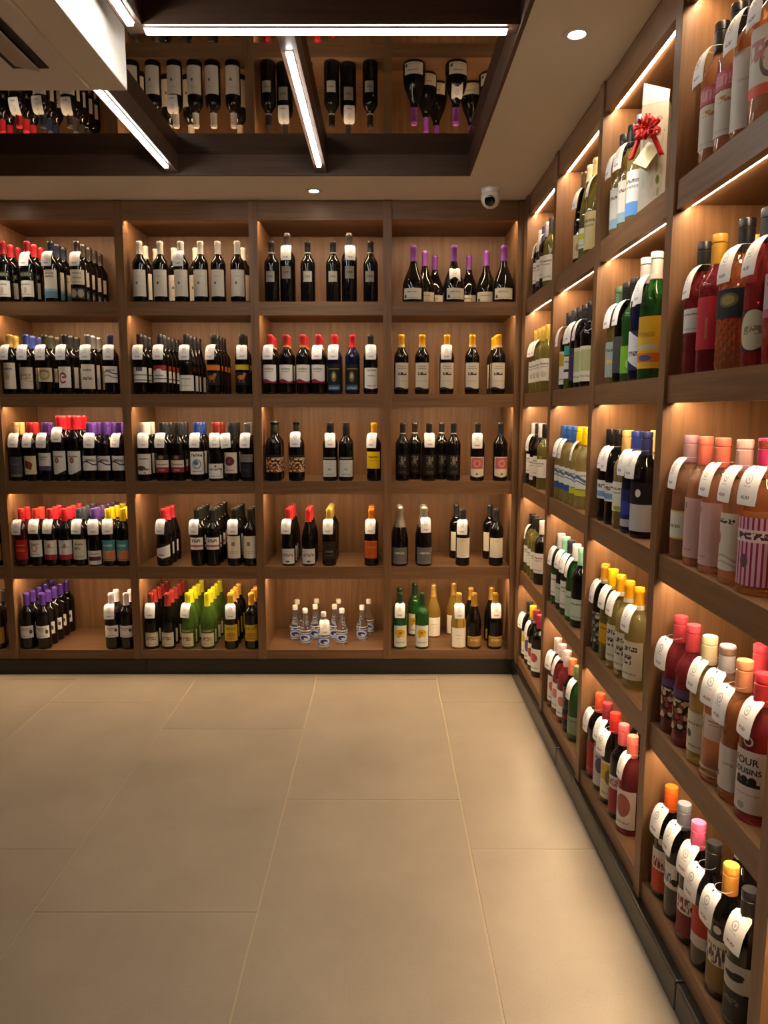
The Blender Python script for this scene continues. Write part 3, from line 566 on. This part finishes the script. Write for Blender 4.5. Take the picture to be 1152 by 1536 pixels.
K('sb', 'red', 'black-capped wine with charcoal label', 'bd', 'dark', '#171819', 's', lab(.03, .14, '#3b3d42', T1))
K('sc', 'white', 'black-capped wine with lime green label', 'bd', 'dgrn', '#191b19', 's', lab(.025, .105, '#6fa82a', ('e', .6, .35, .1, .16, '#a9d06a')))
K('sd', 'white', 'white-capped navy wine with diagonal label', 'tall', 'navy', '#cfcac6', 's', lab(.03, .14, '#d6d6da', ('g', 1.15, -.5, '#20284a', 1), ('g', .35, -.45, '#20284a'), ('t', .2, .8, .36, .48, INK)))
K('se', 'white', 'white-capped wine with yellow sunrise label', 'tall', 'dgrn', '#dcd9d2', 's', lab(.03, .17, '#c9a022', ('r', 0, 1, .12, .3, '#c2622c'), ('r', .1, .9, .36, .46, '#a9a99a'), ('e', .5, .2, .25, .06, '#4a4a72'), ('t', .2, .8, .6, .7, '#8a6a12')))
K('sf', 'red', 'black-capped wine with blue-striped label', 'bd', 'dark', '#181819', 's', lab(.075, .135, '#d3d3d0', ('r', 0, 1, .12, .42, '#6f93c2'), ('t', .2, .8, .6, .8, INK, 12)))
K('sg', 'white', 'straw-capped white wine with white label', 'bd', 'wht', '#d3b06c', 's', lab(.055, .145, '#d6d6c9', T1, T2, ('e', .5, .1, .2, .08, '#a3a02c')))
K('sh', 'red', 'navy-capped wine with navy diamond label', 'bd', 'navy', '#2d3a86', 's', lab(.02, .13, '#20255c', ('r', 0, 1, 0, .2, '#b8b4c0'), ('e', .4, .5, .3, .2, '#37409a')))
K('si', 'red', 'navy-capped wine with grey-based label', 'bd', 'dark', '#2a2f5c', 's', lab(.02, .16, '#15161c', ('r', 0, 1, 0, .55, '#b9b8ba'), ('e', .5, .78, .1, .08, '#c9c9c9')))
K('sj', 'red', 'black-capped wine with sky-blue label', 'bd', 'dark', '#17171c', 's', lab(.03, .145, '#8299bd', ('r', 0, 1, 0, .1, '#d6d3cf'), T1))
K('sk', 'white', 'amber-capped wine with mosaic label', 'bd', 'dark', '#d59a2a', 'c', lab(.03, .14, '#1d1d1f', ('f', 0, 1, 0, 1, 8, '#8f8c78', '#4f5a62', '#c2b48a'), half=85), lab(.24, .254, '#cfb59a', half=175))
K('sl', 'white', 'yellow-capped olive wine with gold label', 'bd', 'olive', '#e8b812', 's', lab(.06, .125, '#c7940f', T1))
K('sm', 'white', 'amber-capped white wine with cluster label', 'bd', 'wht', '#e0a61c', 'c', lab(.03, .145, '#c9c6b4', ('t', .2, .8, .74, .86, '#3c3a34', 14), ('f', .25, .6, .4, .64, 12, '#4a2a34', '#6d4a3c', '#2f2a24'), T3), lab(.236, .25, '#d9d3bd', half=175))
K('sn', 'rose', 'orange-capped wine with scarlet label', 'bd', 'dark', '#cf4a2c', 's', lab(.02, .135, '#a02a26', T1, T3))
K('so1', 'red', 'maroon-capped wine with lilac label', 'bd', 'dark', '#7d2634', 's', lab(.02, .15, '#b5b0b4', ('e', .5, .55, .25, .2, '#5a4a72'), T1))
K('sp', 'red', 'red-capped wine with vineyard-yellow label', 'bd', 'dark', '#bf2a26', 's', lab(.02, .145, '#cbc5a2', ('r', .1, .9, .5, .92, '#b8a23a'), ('e', .6, .6, .2, .2, '#7a6a30'), T3))
K('sq', 'rose', 'pink-capped wine with blush label', 'bd', 'dark', '#c25a62', 's', lab(.02, .14, '#8d2a2e', ('r', 0, 1, .68, 1, '#c9b7b3'), ('r', 0, 1, .66, .7, '#c9c0bc'), ('t', .1, .9, .74, .92, '#8a5a5a', 14)))
K('sr', 'rose', 'salmon-capped wine with torn-edge label', 'bd', 'ruby', '#d36a5c', 's', lab(.02, .14, '#d3ccc6', ('e', .5, .6, .3, .3, '#9a5a52'), T3))
K('ss', 'rose', 'black-capped rose wine with draped label', 'bd', 'rose', '#181716', 's', lab(.035, .125, '#cbc2b2', ('t', .3, .9, .74, .88, '#a9803f', 10), ('t', .2, .8, .1, .14, '#a89f90')), lab(.128, .165, '#b0566a', ('t', 0, 1, .2, .8, '#c78a94', 20)))
K('ss2', 'rose', 'plain white-labelled rose with black cap', 'bd', 'rose', '#1d1c1c', 's', lab(.02, .17, '#cfc8bc', ('t', .3, .7, .6, .64, '#b3aaa0')))
K('st', 'rose', 'grey-capped rose wine with large label', 'fat', 'rose', '#7f8481', 's', lab(.05, .175, '#cfc9c0', ('o', .6, .5, .2, .26, '#6a6560'), ('t', .1, .5, .5, .8, '#b57a7a', 8), ('r', 0, 1, 0, .16, '#cf5a3a')))
K('su', 'rose', 'black-capped ruby wine with white label', 'bd', 'ruby', '#252523', 's', lab(.095, .15, '#c9c4be', T1, T3))
K('sv', 'red', 'gold-capped wine with scarlet label', 'bd', 'ruby', '#b58a28', 's', lab(.05, .165, '#b52436', ('r', .45, .52, .2, .6, '#a8702c')))
K('sw', 'rose', 'diamond-cut amber bottle with black band', 'dc', 'amber', '#15161a', 's', lab(.105, .165, '#1b2226', ('e', .42, .62, .16, .24, '#8a8048'), ('o', .42, .62, .16, .24, '#5f5a34'), half=80))
K('sx', 'rose', 'grey-capped garnet wine with oval label', 'bd', 'ruby', '#3c4248', 's', lab(.03, .11, '#4a0d14', ('e', .45, .5, .4, .48, '#c6bfa2'), ('t', .2, .7, .4, .6, '#8a7f6a', 12)))
K('sy', 'red', 'garnet wine with dusty-pink label', 'bd', 'ruby', '#2c2a30', 's', lab(.085, .165, '#b9a8a8', ('r', 0, 1, 0, .2, '#a35a6a'), T1, T2))
K('ta', 'rose', 'mauve-capped wine with lemon label', 'bd', 'rose', '#a3808a', 's', lab(.05, .12, '#c9b648', ('r', .05, .72, .06, .94, '#d0d0c4'), ('t', .15, .6, .4, .5, INK)))
K('tb', 'rose', 'coral-capped wine with blush-pink label', 'bd', 'rose', '#d3705c', 's', lab(.02, .16, '#c9a3a0', ('t', .1, .22, .78, .92, '#3c3436', 8), ('t', .2, .5, .12, .15, '#8f7370')))
K('tc', 'rose', 'rose-capped wine with pale crest label', 'bd', 'rose', '#c9a3a0', 's', lab(.03, .15, '#cfc8b8', ('t', .05, .6, .82, .9, '#2f2c2c', 10), ('e', .08, .55, .1, .12, '#a34a52'), ('x', .2, .06, .02, '#a8a294'), ('x', .1, .05, .015, '#a8a294')))
K('td', 'rose', 'fuchsia-capped wine with candy-striped label', 'fat', 'amber', '#d33a74', 's', lab(.02, .155, '#c9a2b0', ('v', 9, .42, '#8f2450'), ('r', 0, 1, .64, .82, '#d6c6c6'), ('t', .05, .95, .68, .78, '#5a2a3c', 14), ('e', .3, .36, .1, .1, '#6a4a56')))
K('te', 'rose', 'strawberry-capped wine with fruit-patterned label', 'bd', 'ruby', '#b8404c', 's', lab(.04, .145, '#1c1618', ('f', 0, 1, 0, .75, 7, '#c9b08a', '#8a3a34', '#d8cdb8'), ('r', 0, 1, .8, 1, '#574070'), half=85))
K('tf', 'white', 'cream-capped wine with white crest label', 'bd', 'wht', '#dcd0a8', 's', lab(.03, .125, '#d0c8b2', ('t', .1, .9, .68, .74, '#7a725c', 26), ('e', .2, .44, .1, .1, '#4a463c'), T3))
K('tg', 'rose', 'silver-capped copper wine with ringed base', 'fat', 'rose', '#9d9fa6', 's', lab(.10, .155, '#cfc0b8', T1, T2, half=40), lab(.030, .036, '#c7a98a', half=120), lab(.016, .021, '#c7a98a', half=120))
K('th', 'rose', 'copper-capped wine with plain pale label', 'bd', 'amber', '#c98a64', 's', lab(.025, .12, '#c9bfb4', ('t', .3, .6, .58, .64, '#8a8078'), ('e', .1, .3, .06, .08, '#3c3844')))
K('ti', 'rose', 'red-capped wine with bold lettered label', 'bd', 'ruby', '#b8323c', 's', lab(.022, .15, '#cbc0bc', ('r', .22, .78, .43, .49, BLK), ('e', .3, .52, .07, .06, BLK), ('e', .45, .53, .08, .06, BLK), ('e', .62, .52, .09, .07, BLK), ('t', .2, .8, .28, .31, '#9a8f8c'), ('e', .4, .1, .09, .06, '#8a9a8c'), half=70), lab(.158, .180, '#5a1620', ('o', .45, .5, .35, .45, '#c7b8b4'), half=22), text=(('FOUR', .020, .128), ('COUSINS', .0155, .108)))
K('tj', 'red', 'orange-capped wine with orange-based label', 'bd', 'dark', '#e0601c', 's', lab(.02, .135, '#b5421f', ('r', 0, 1, .52, 1, '#d0c4b8'), ('t', .15, .85, .56, .8, '#7a2c28', 22)), lab(.15, .17, '#1c1a1c', ('e', .5, .5, .4, .45, '#c2bfba'), half=18))
K('tk', 'red', 'pewter-capped wine with white figure label', 'bd', 'dark', '#6a6f7c', 's', lab(.085, .15, '#d0cac0', ('t', .1, .5, .2, .6, '#4f5a8a', 22), ('e', .62, .3, .12, .14, BLK), ('r', .68, .74, .3, .8, BLK)))
K('tl', 'red', 'pink-capped wine with crimson-based label', 'bd', 'dark', '#d8608a', 's', lab(.02, .135, '#7a1f33', ('r', 0, 1, .5, 1, '#d3cdc4'), ('t', .1, .55, .55, .85, '#7a3a44', 22), ('e', .68, .66, .1, .08, BLK), ('r', .72, .77, .64, .86, BLK)), lab(.152, .172, '#1c1a1c', ('e', .5, .5, .4, .45, '#c2bfba'), half=18))
K('tm', 'red', 'black-capped wine with red pennant label', 'bd', 'dark', '#191a1c', 's', lab(.055, .155, '#a8321f', ('r', 0, 1, 0, .28, '#b9b4ae'), ('g', 1.15, -.45, BLK, 1)))
K('tn', 'red', 'amber-capped wine with olive-based label', 'bd', 'dark', '#cf9440', 's', lab(.02, .14, '#7a6230', ('r', 0, 1, .5, 1, '#c9c2b4'), ('t', .1, .9, .52, .88, '#4a3a34', 22)), lab(.152, .172, '#1c1a1c', ('e', .5, .5, .4, .45, '#c2bfba'), half=18))
K('to', 'red', 'black-capped wine with grey feather label', 'bd', 'dark', '#1a1c1f', 's', lab(.09, .15, '#a9a9a8', ('e', .4, .5, .28, .13, BLK), ('e', .56, .6, .14, .1, BLK)), lab(.02, .085, '#1d1f20', ('t', .1, .6, .6, .8, '#5a5a58', 14)))

MATTXT = plain('printed_black_ink', '#141214', .6)
def build_kind(k):
    d = KIND[k]; sh = d['shape']; r = rad_of(sh); parts = [('glass_body', body_mesh(sh, d['gl'])), ('capsule', cap_mesh(sh, 's' if d['cap'][1] == 's' else ('c' if d['cap'][1] == 's0' else d['cap'][1]), d['cap'][0]))]
    def rad_at(z):
        for (ra, za), (rb, zb) in zip(SH[sh], SH[sh][1:]):
            if za <= z <= zb and zb > za: return ra + (rb - ra) * (z - za) / (zb - za)
        return r
    for i, (z0, z1, half, base, layers) in enumerate(d['labels']):
        if z0 > .2:   # collar round the neck
            nm, rr = 'neck_band', max(rad_at(z0), rad_at(z1)) + .0013
        else: nm, rr = 'label', max(rad_at(z0), rad_at(z1)) + .0006
        parts.append((nm, patch_mesh(rr, z0, z1, half, label_material('label_' + k + '_' + str(i), base, layers), nm)))
    txt = [lettering(t, s, r + .0012, z, MATTXT, -.12, .0004) for t, s, z in d['text']]
    d['made'] = (parts, txt)
    return d['made']
ALL = []          # (kind, wall, bay, row, depth index, order coordinate, x, y, tagged)
def make_bottle(k, x, y, z, rz, tagged, tag_rz, label, group, cat='bottle'):
    d = KIND[k]; parts, txt = d['made'] or build_kind(k)
    t = empty(NAMES[d['fam']], (x, y, z), rz); tag(t, label, cat, group)
    lab_o = None
    for nm, me in parts:
        o = link(nm, me, t)
        if nm == 'label' and lab_o is None: lab_o = o
    for me in txt: link('lettering', me, lab_o)
    if tagged:
        o = link('price_tag', TAG_ME, t); o.rotation_euler = (R(random.uniform(-3, 3)), R(random.uniform(-7, 7)) if abs(tag_rz) < .01 else 0, tag_rz + R(random.uniform(-6, 6)))
        dz = (top_of(d['shape']) - .30) + (-.075 if d['shape'] == 'so' else -.06 if d['shape'] == 'wd' else 0)
        if d['shape'] == 'so': dz = -.1125
        o.location = (0, -.004 if d['shape'] in ('bd',) else -.002 if d['shape'] not in ('dc', 'fat') else -.006, dz * .8)
        if d['shape'] == 'wd': o.location = (0, -.008, dz)
        lp = link('neck_loop', LOOP_ME, o)
    return t

# ------------------------------------------------------------------ what stands in each niche
def Yk(k): return YB + .046 + .0765 * k
def px_to_x(px, k, row): 
    y = Yk(k); dep = y * math.cos(R(PITCH)) + (H_EYE - ZS[row] - .1) * math.sin(R(PITCH))
    return (px - 576) / FPX * dep
def B(bay, row, *cols):
    """cols: (kind, px of the front bottle, depth rows, tagged?)"""
    for c in cols:
        kind, px, ks = c[0], c[1], c[2]; tg = len(c) > 3 and c[3]
        if isinstance(ks, (int, float)): ks = [ks]
        x = px_to_x(px, ks[0], row)
        for i, kk in enumerate(ks): ALL.append(dict(kind=kind, wall='b', bay=bay, row=row, k=kk, x=x, y=Yk(kk), tag=tg and i == 0))
r2, r3, r4, r5 = [0, 1], [0, 1, 2], [0, 1, 2, 3], [0, 1, 2, 3, 4]
B(1, 0, ('a1', 8, r3), ('a1', 44, r3, 1), ('a2', 79, r3, 1), ('a3', 118, r5, 1))
B(1, 1, ('b1', 14, r2, 1), ('b2', 42, r3, 1), ('b3', 70, r3, 1), ('b4', 100, r3, 1), ('b5', 134, r3, 1), ('b6', 168, [0], 1))
B(1, 2, ('c1', 21, r2, 1), ('c2', 44, r2, 1), ('c3', 67, r2, 1), ('c4', 90, [0, 1, 2, 3], 1), ('c4', 113, [0, 1, 2]), ('c5', 136, [0, 1, 2, 3], 1), ('c5', 158, [0, 1, 2]), ('c5', 179, [0, 1], 1))
B(1, 3, ('d1', 31, r2, 1), ('d2', 52, r2, 1), ('d3', 74, r3, 1), ('d3', 96, r4), ('d4', 118, r4, 1), ('d5', 141, r5, 1), ('d6', 164, r4, 1), ('d6', 185, r3))
B(1, 4, ('e1', 41, r5), ('e1', 66, r5), ('e2', 169, r2, 1), ('e2', 191, r3))
B(0, 4, ('e0', -2, r2)); B(0, 3, ('e0', -4, [0]))
B(2, 0, ('f1', 211, [0, 1.6]), ('f1', 242, [0]), ('f1', 233, [2.2]), ('f1', 273, [0], 1), ('f1', 263, [2]), ('f1', 302, [0]), ('f1', 295, [2]), ('f1', 328, [0]), ('f1', 357, [0]), ('f1', 366, [2]))
B(2, 1, ('g1', 212, r3, 1), ('g2', 242, r5, 1), ('g3', 281, r4, 1), ('g4', 322, r4, 1), ('g5', 364, r2, 1))
B(2, 2, ('h1', 216, r3, 1), ('h2', 245, r3, 1), ('h2', 268, r3), ('h3', 296, r3, 1), ('h4', 324, r3, 1), ('h5', 348, r3, 1), ('h6', 373, r2, 1))
B(2, 3, ('i1', 247, r3, 1), ('i2', 297, r4, 1), ('i2', 320, r5), ('i3', 352, r4, 1), ('i3', 376, r4))
B(2, 4, ('j1', 225, r5, 1), ('j1', 253, r5), ('j2', 283, r5, 1), ('j2', 312, r5), ('j3', 347, r4, 1), ('j3', 378, r3))
B(3, 0, ('k1', 408, 0), ('k2', 432, .3, 1), ('k1', 462, 0), ('k1', 500, 0), ('k2', 524, .3, 1), ('k1', 556, 0))
B(3, 1, ('l1', 405, r3, 1), ('l1', 430, r2), ('l1', 455, r3), ('l1', 478, r3, 1), ('l2', 502, r2, 1), ('l2', 529, [0]), ('l3', 556, [0], 1))
B(3, 2, ('m1', 411, r2), ('m1', 445, [0], 1), ('m2', 495, r2, 1), ('m2', 519, r2), ('m3', 561, [0], 1))
B(3, 3, ('n1', 433, r4, 1), ('n1', 463, r3), ('n2', 494, r4, 1), ('n3', 557, r3, 1))
B(3, 4, ('soda', 485.5, 0, 1), ('soda', 458, .9), ('soda', 513, .9), ('soda', 443, 1.8), ('soda', 543, 1.8), ('soda', 473, 2.0), ('soda', 502, 2.0), ('soda', 446, 3.4), ('soda', 475, 3.6), ('soda', 508, 3.6), ('soda', 553, 3.5))
B(4, 0, ('o1', 620, 0), ('o1', 637, 1.8), ('o1', 652, 3.2), ('o1', 681, 0, 1), ('o1', 703, 3.2), ('o1', 729, 1.75), ('o1', 757, 0))
B(4, 1, ('p1', 602, 0), ('p1', 633, 0), ('p1', 670, 0, 1), ('p1', 708, 0), ('p1', 747, [0, 1, 2]))
B(4, 2, ('q1', 604, .15), ('q1', 622, 1.1), ('q1', 643, 0, 1), ('q1', 662, 1.1), ('q1', 680, .15), ('q2', 716, 0, 1), ('q2', 750, 0))
B(4, 3, ('r1', 599, r2), ('r1', 636, r2, 1), ('r2', 694, [0], 1), ('r2', 684, [2.6]), ('r2', 744, [0]), ('r2', 734, [2.4]))
B(4, 4, ('s1', 600, [0, 1.6], 1), ('s1', 633, 0), ('s1', 622, 3), ('s2', 650, 2.6), ('s2', 688, 0, 1), ('s2', 680, 3.2), ('s3', 710, [0, 1.7]), ('s3', 742, [0, 1.7], 1))

def W(bay, row, front, back=()):
    """side wall niche, listed from the corner end; * marks a hanging tag; back = (kind, place along the front row)"""
    top = [3.665, 3.052, 2.430, 1.795][bay - 1]
    for i, f in enumerate(front):
        if '@' in f: f, i = f.split('@')[0], float(f.split('@')[1])
        if f: ALL.append(dict(kind=f.strip('*'), wall='r', bay=bay, row=row, k=0, x=XR + .046, y=top - i * .083, tag='*' in f))
    for f, i in back: ALL.append(dict(kind=f.strip('*'), wall='r', bay=bay, row=row, k=1, x=XR + .132, y=top - i * .083, tag='*' in f))
W(1, 0, ['rd*@.5', 'rb@1.4', 'rd*@2.3', 'ra@3.2'], [('rb', 2.4)])
W(1, 1, ['rc*', 'rc*', 'rc', 'rc'], [('ra', 1)])
W(1, 2, ['rd*', 'rt*', 'rd', 're'], [('rd', 2.2)])
W(1, 3, ['re*', 're', 're', 'rd'])
W(1, 4, ['rf*', 'rg', 'rh*', 'rh'])
W(2, 0, ['ri*@2.35', 'rj@3.2', 'rk*@3.95'])
W(2, 1, ['rl*@.3', 'rm*@1.25', 'rn*@2.2', 'ro*@3.1', 'ro@4.1'])
W(2, 2, ['rp*', 'rp*', 'rp', 'rq*', 'rq'])
W(2, 3, ['rr*', 'rs*', 'rt*', 'ru*', 'rs'])
W(2, 4, ['rv*', 'rv*', 'rv', 'rw', 'rx*'], [('rv', 2), ('rv', 3.3)])
W(3, 0, ['ry*@.2', 'ry*@1.12', 'rz@2.06'])
W(3, 1, ['sa*@.45', 'sb*@1.35', 'sc@2.2', 'sd*@3.15', 'se*@4.1'], [('sb', 1.8)])
W(3, 2, ['sf*', 'sf*', 'sg', 'sh*', 'si*'], [('sj', 3.2), ('sg', 2.0)])
W(3, 3, ['sk*', 'sl*', 'sm*', 'sm', 'sm*'], [('sk', 3.4)])
W(3, 4, ['sn*', 'so1*', 'sp*', 'sq@3.05', 'sr*@4.05'], [('sn', 3.0), ('sp', 4.0), ('so1', 1.6)])
W(4, 0, ['ss*@.55', 'ss@1.45', 'ss2*@2.4', 'st*@3.4'], [('ss', 2.2)])
W(4, 1, ['su*@.2', 'sv@1.12', 'sx*@3.72', 'sy@4.7'], [('sv', 1.0), ('sy*', 3.1)])
ALL.append(dict(kind='sw', wall='r', bay=4, row=1, k=0, x=XR + .056, y=1.795 - 2.36 * .083, tag=True))
W(4, 2, ['ta*', 'tb@1.0', 'tb*@2.05', 'tc*@3.25', 'td*@4.3'], [('tc', 3.0), ('td', 3.9)])
W(4, 3, ['te*', 'te@.92', 'tf*@2.0', 'tg*@3.02', 'th*@3.98', 'ti*@4.9'], [('te', 2.8), ('tf', 4.5), ('te', 3.7)])
W(4, 4, ['tj*', 'tk*', 'tl*', 'tm*', 'tn*', 'to*'], [('tk', 2.5), ('to', 4.4)])

# nudge neighbours apart and keep everything inside its niche
cells = {}
for b in ALL: cells.setdefault((b['wall'], b['bay'], b['row']), []).append(b)
for (wl, bay, row), bs in cells.items():
    if wl == 'b':
        x0 = UB[bay] + .0215 if bay < 5 else 0; x1 = (UB[bay + 1] - .0215) if bay < 4 else .661
        lims = (x0, x1, YB + .004, YB + DEP - .0125)
    else:
        a = ([.09] + [u + .0215 for u in RU])[bay - 1]; c = RU[bay - 1] - .0215
        lims = (XR + .004, XR + DEP - .0125, YB - c, YB - a)
    for it in range(220):
        mv = 0
        for i in range(len(bs)):
            for j in range(i):
                p, q = bs[i], bs[j]; dx, dy = p['x'] - q['x'], p['y'] - q['y']; d = math.hypot(dx, dy) or 1e-4
                need = rad_of(KIND[p['kind']]['shape']) + rad_of(KIND[q['kind']]['shape']) + .0013
                if d < need:
                    s = (need - d) / 2 * 1.02; p['x'] += dx / d * s; p['y'] += dy / d * s; q['x'] -= dx / d * s; q['y'] -= dy / d * s; mv += s
        for p in bs:
            r = rad_of(KIND[p['kind']]['shape']) + .001; rx = r + (.004 if p['tag'] and wl == 'b' else 0)
            p['x'] = min(max(p['x'], lims[0] + rx), lims[1] - rx); p['y'] = min(max(p['y'], lims[2] + r), lims[3] - r)
        if mv < 1e-5: break

ORD = ['', 'second', 'third', 'fourth', 'fifth', 'sixth', 'seventh', 'eighth', 'ninth', 'tenth', 'eleventh']
SHELF = ['top', 'second', 'middle', 'fourth', 'bottom']
BAYB = {4: 'corner back-wall bay', 3: 'second back-wall bay', 2: 'third back-wall bay', 1: 'fourth back-wall bay', 0: 'fifth back-wall bay'}
BAYR = {1: 'corner side-wall bay', 2: 'second side-wall bay', 3: 'third side-wall bay', 4: 'fourth side-wall bay'}
for (wl, bay, row), bs in cells.items():
    where = (BAYB if wl == 'b' else BAYR)[bay]
    by = {}
    for b in bs: by.setdefault(KIND[b['kind']]['desc'], []).append(b)
    for desc, v in by.items():
        dep = (lambda b: b['y']) if wl == 'b' else (lambda b: b['x'])
        along = (lambda b: -b['x']) if wl == 'b' else (lambda b: -b['y'])
        rows = {}
        for b in v: rows.setdefault(int(round(b['k'])), []).append(b)
        for ri, kk in enumerate(sorted(rows)):
            line = sorted(rows[kk], key=along)
            for ci, b in enumerate(line):
                bits = [desc]
                if len(line) > 1: bits.append(('first' if ci == 0 else ORD[ci]) + ' from corner')
                if len(rows) > 1: bits.append('front row' if ri == 0 else ORD[ri] + ' row')
                bits += [SHELF[row] + ' shelf', where]
                b['label'] = ', '.join(bits); b['group'] = ('%s bottles on %s shelf of %s' % (desc.split(' with ')[0], SHELF[row], where))
for b in ALL:
    z = ZS[b['row']] + .0002
    if b['wall'] == 'b': rz, trz = R(random.uniform(-9, 9)), R(random.uniform(-10, 4))
    else: rz, trz = R(-52 + random.uniform(-8, 8)), R(-34)
    b['obj'] = make_bottle(b['kind'], b['x'], b['y'], z, rz, b['tag'], trz, b['label'], b['group'])

# ------------------------------------------------------------------ white gift carton with ribbon bow and card
M['ribbon'] = plain('red_satin_ribbon', '#d8231c', .3); M['card'] = plain('cream_card', '#e6e2b8', .6)
b_ = label_material('sketch_printed_card', '#d6d8cf', [('f', .1, .9, .15, .75, 9, '#c6ccba', '#cfd3c8', '#aab494'), ('t', .2, .8, .84, .88, '#b0b4ac'), ('e', .7, .3, .07, .04, '#6f8034')])
hw = .035; h = .285
g = empty('gift_carton', (XR + .054, 2.160, ZS[0] + .0002), R(-30)); tag(g, 'white illustrated gift carton with red ribbon bow and cream card', 'carton')
bm = bmesh.new(); uvl = bm.loops.layers.uv.new('uv')
pts = [(-hw, -hw), (hw, -hw), (hw, hw), (-hw, hw)]
lo = [bm.verts.new((x, y, 0)) for x, y in pts]; hi = [bm.verts.new((x, y, h)) for x, y in pts]
for i in range(4):
    f = bm.faces.new((lo[i], lo[(i + 1) % 4], hi[(i + 1) % 4], hi[i]))
    for l, u in zip(f.loops, ((0, 0), (1, 0), (1, 1), (0, 1))): l[uvl].uv = u
bm.faces.new(lo[::-1]); bm.faces.new(hi)
link('sleeve', fin(bm, 'sleeve'), g, b_)
bm = bmesh.new(); f1 = [bm.verts.new(p) for p in ((-hw, -.0006, 0), (hw, -.0006, 0), (hw, -.0006, .030), (-hw, -.0006, .062))]; f2 = [bm.verts.new((v.co.x, .0006, v.co.z)) for v in f1]
bm.faces.new(f1); bm.faces.new(f2[::-1])
for i in range(4): bm.faces.new((f1[i], f1[(i + 1) % 4], f2[(i + 1) % 4], f2[i]))
fl = link('flap', fin(bm, 'flap'), g, M['white']); fl.location = (0, -hw, h); fl.rotation_euler = (R(-10), 0, 0)
bm = bmesh.new()
for i in range(11):
    a = i * 2.39996; tilt = R(-35 + 23 * (i % 4)); L_ = .028 + .006 * (i % 3); wv = .007
    rot = Matrix.Rotation(a, 4, 'Y') @ Matrix.Rotation(tilt, 4, 'X'); prev = None
    for s in range(9):
        ang = s / 8 * 2 * math.pi
        vs_ = [bm.verts.new(rot @ Vector((L_ * math.sin(ang / 2), .010 * math.sin(ang), wv * e_))) for e_ in (-1, 1)]
        if prev: bm.faces.new((prev[0], prev[1], vs_[1], vs_[0]))
        prev = vs_
for sx in (-.012, .014):
    prev = None
    for s in range(7):
        vs_ = [bm.verts.new((sx + sx * s * .35 + e_ * .007, .004 - .002 * math.sin(s), -.007 - s * .011)) for e_ in (-1, 1)]
        if prev: bm.faces.new((prev[0], prev[1], vs_[1], vs_[0]))
        prev = vs_
bow = link('ribbon_bow', fin(bm, 'ribbon_bow', True), g, M['ribbon']); bow.location = (-.018, -hw - .022, .215)
so_ = bow.modifiers.new('thick', 'SOLIDIFY'); so_.thickness = .0006
bm = bmesh.new()
for rr in (6, -22):
    q = [Vector((0, 0, 0)), Vector((.045, 0, 0)), Vector((.045, 0, .065)), Vector((0, 0, .065))]; rot = Matrix.Rotation(R(rr), 4, 'Z')
    f1 = [bm.verts.new(rot @ p) for p in q]; f2 = [bm.verts.new(rot @ (p + Vector((0, .0008, 0)))) for p in q]
    bm.faces.new(f1); bm.faces.new(f2[::-1])
    for i in range(4): bm.faces.new((f1[i], f1[(i + 1) % 4], f2[(i + 1) % 4], f2[i]))
card = link('gift_card', fin(bm, 'gift_card'), g, M['card']); card.location = (-.050, -hw - .012, .135); card.rotation_euler = (R(-6), R(35), R(8))
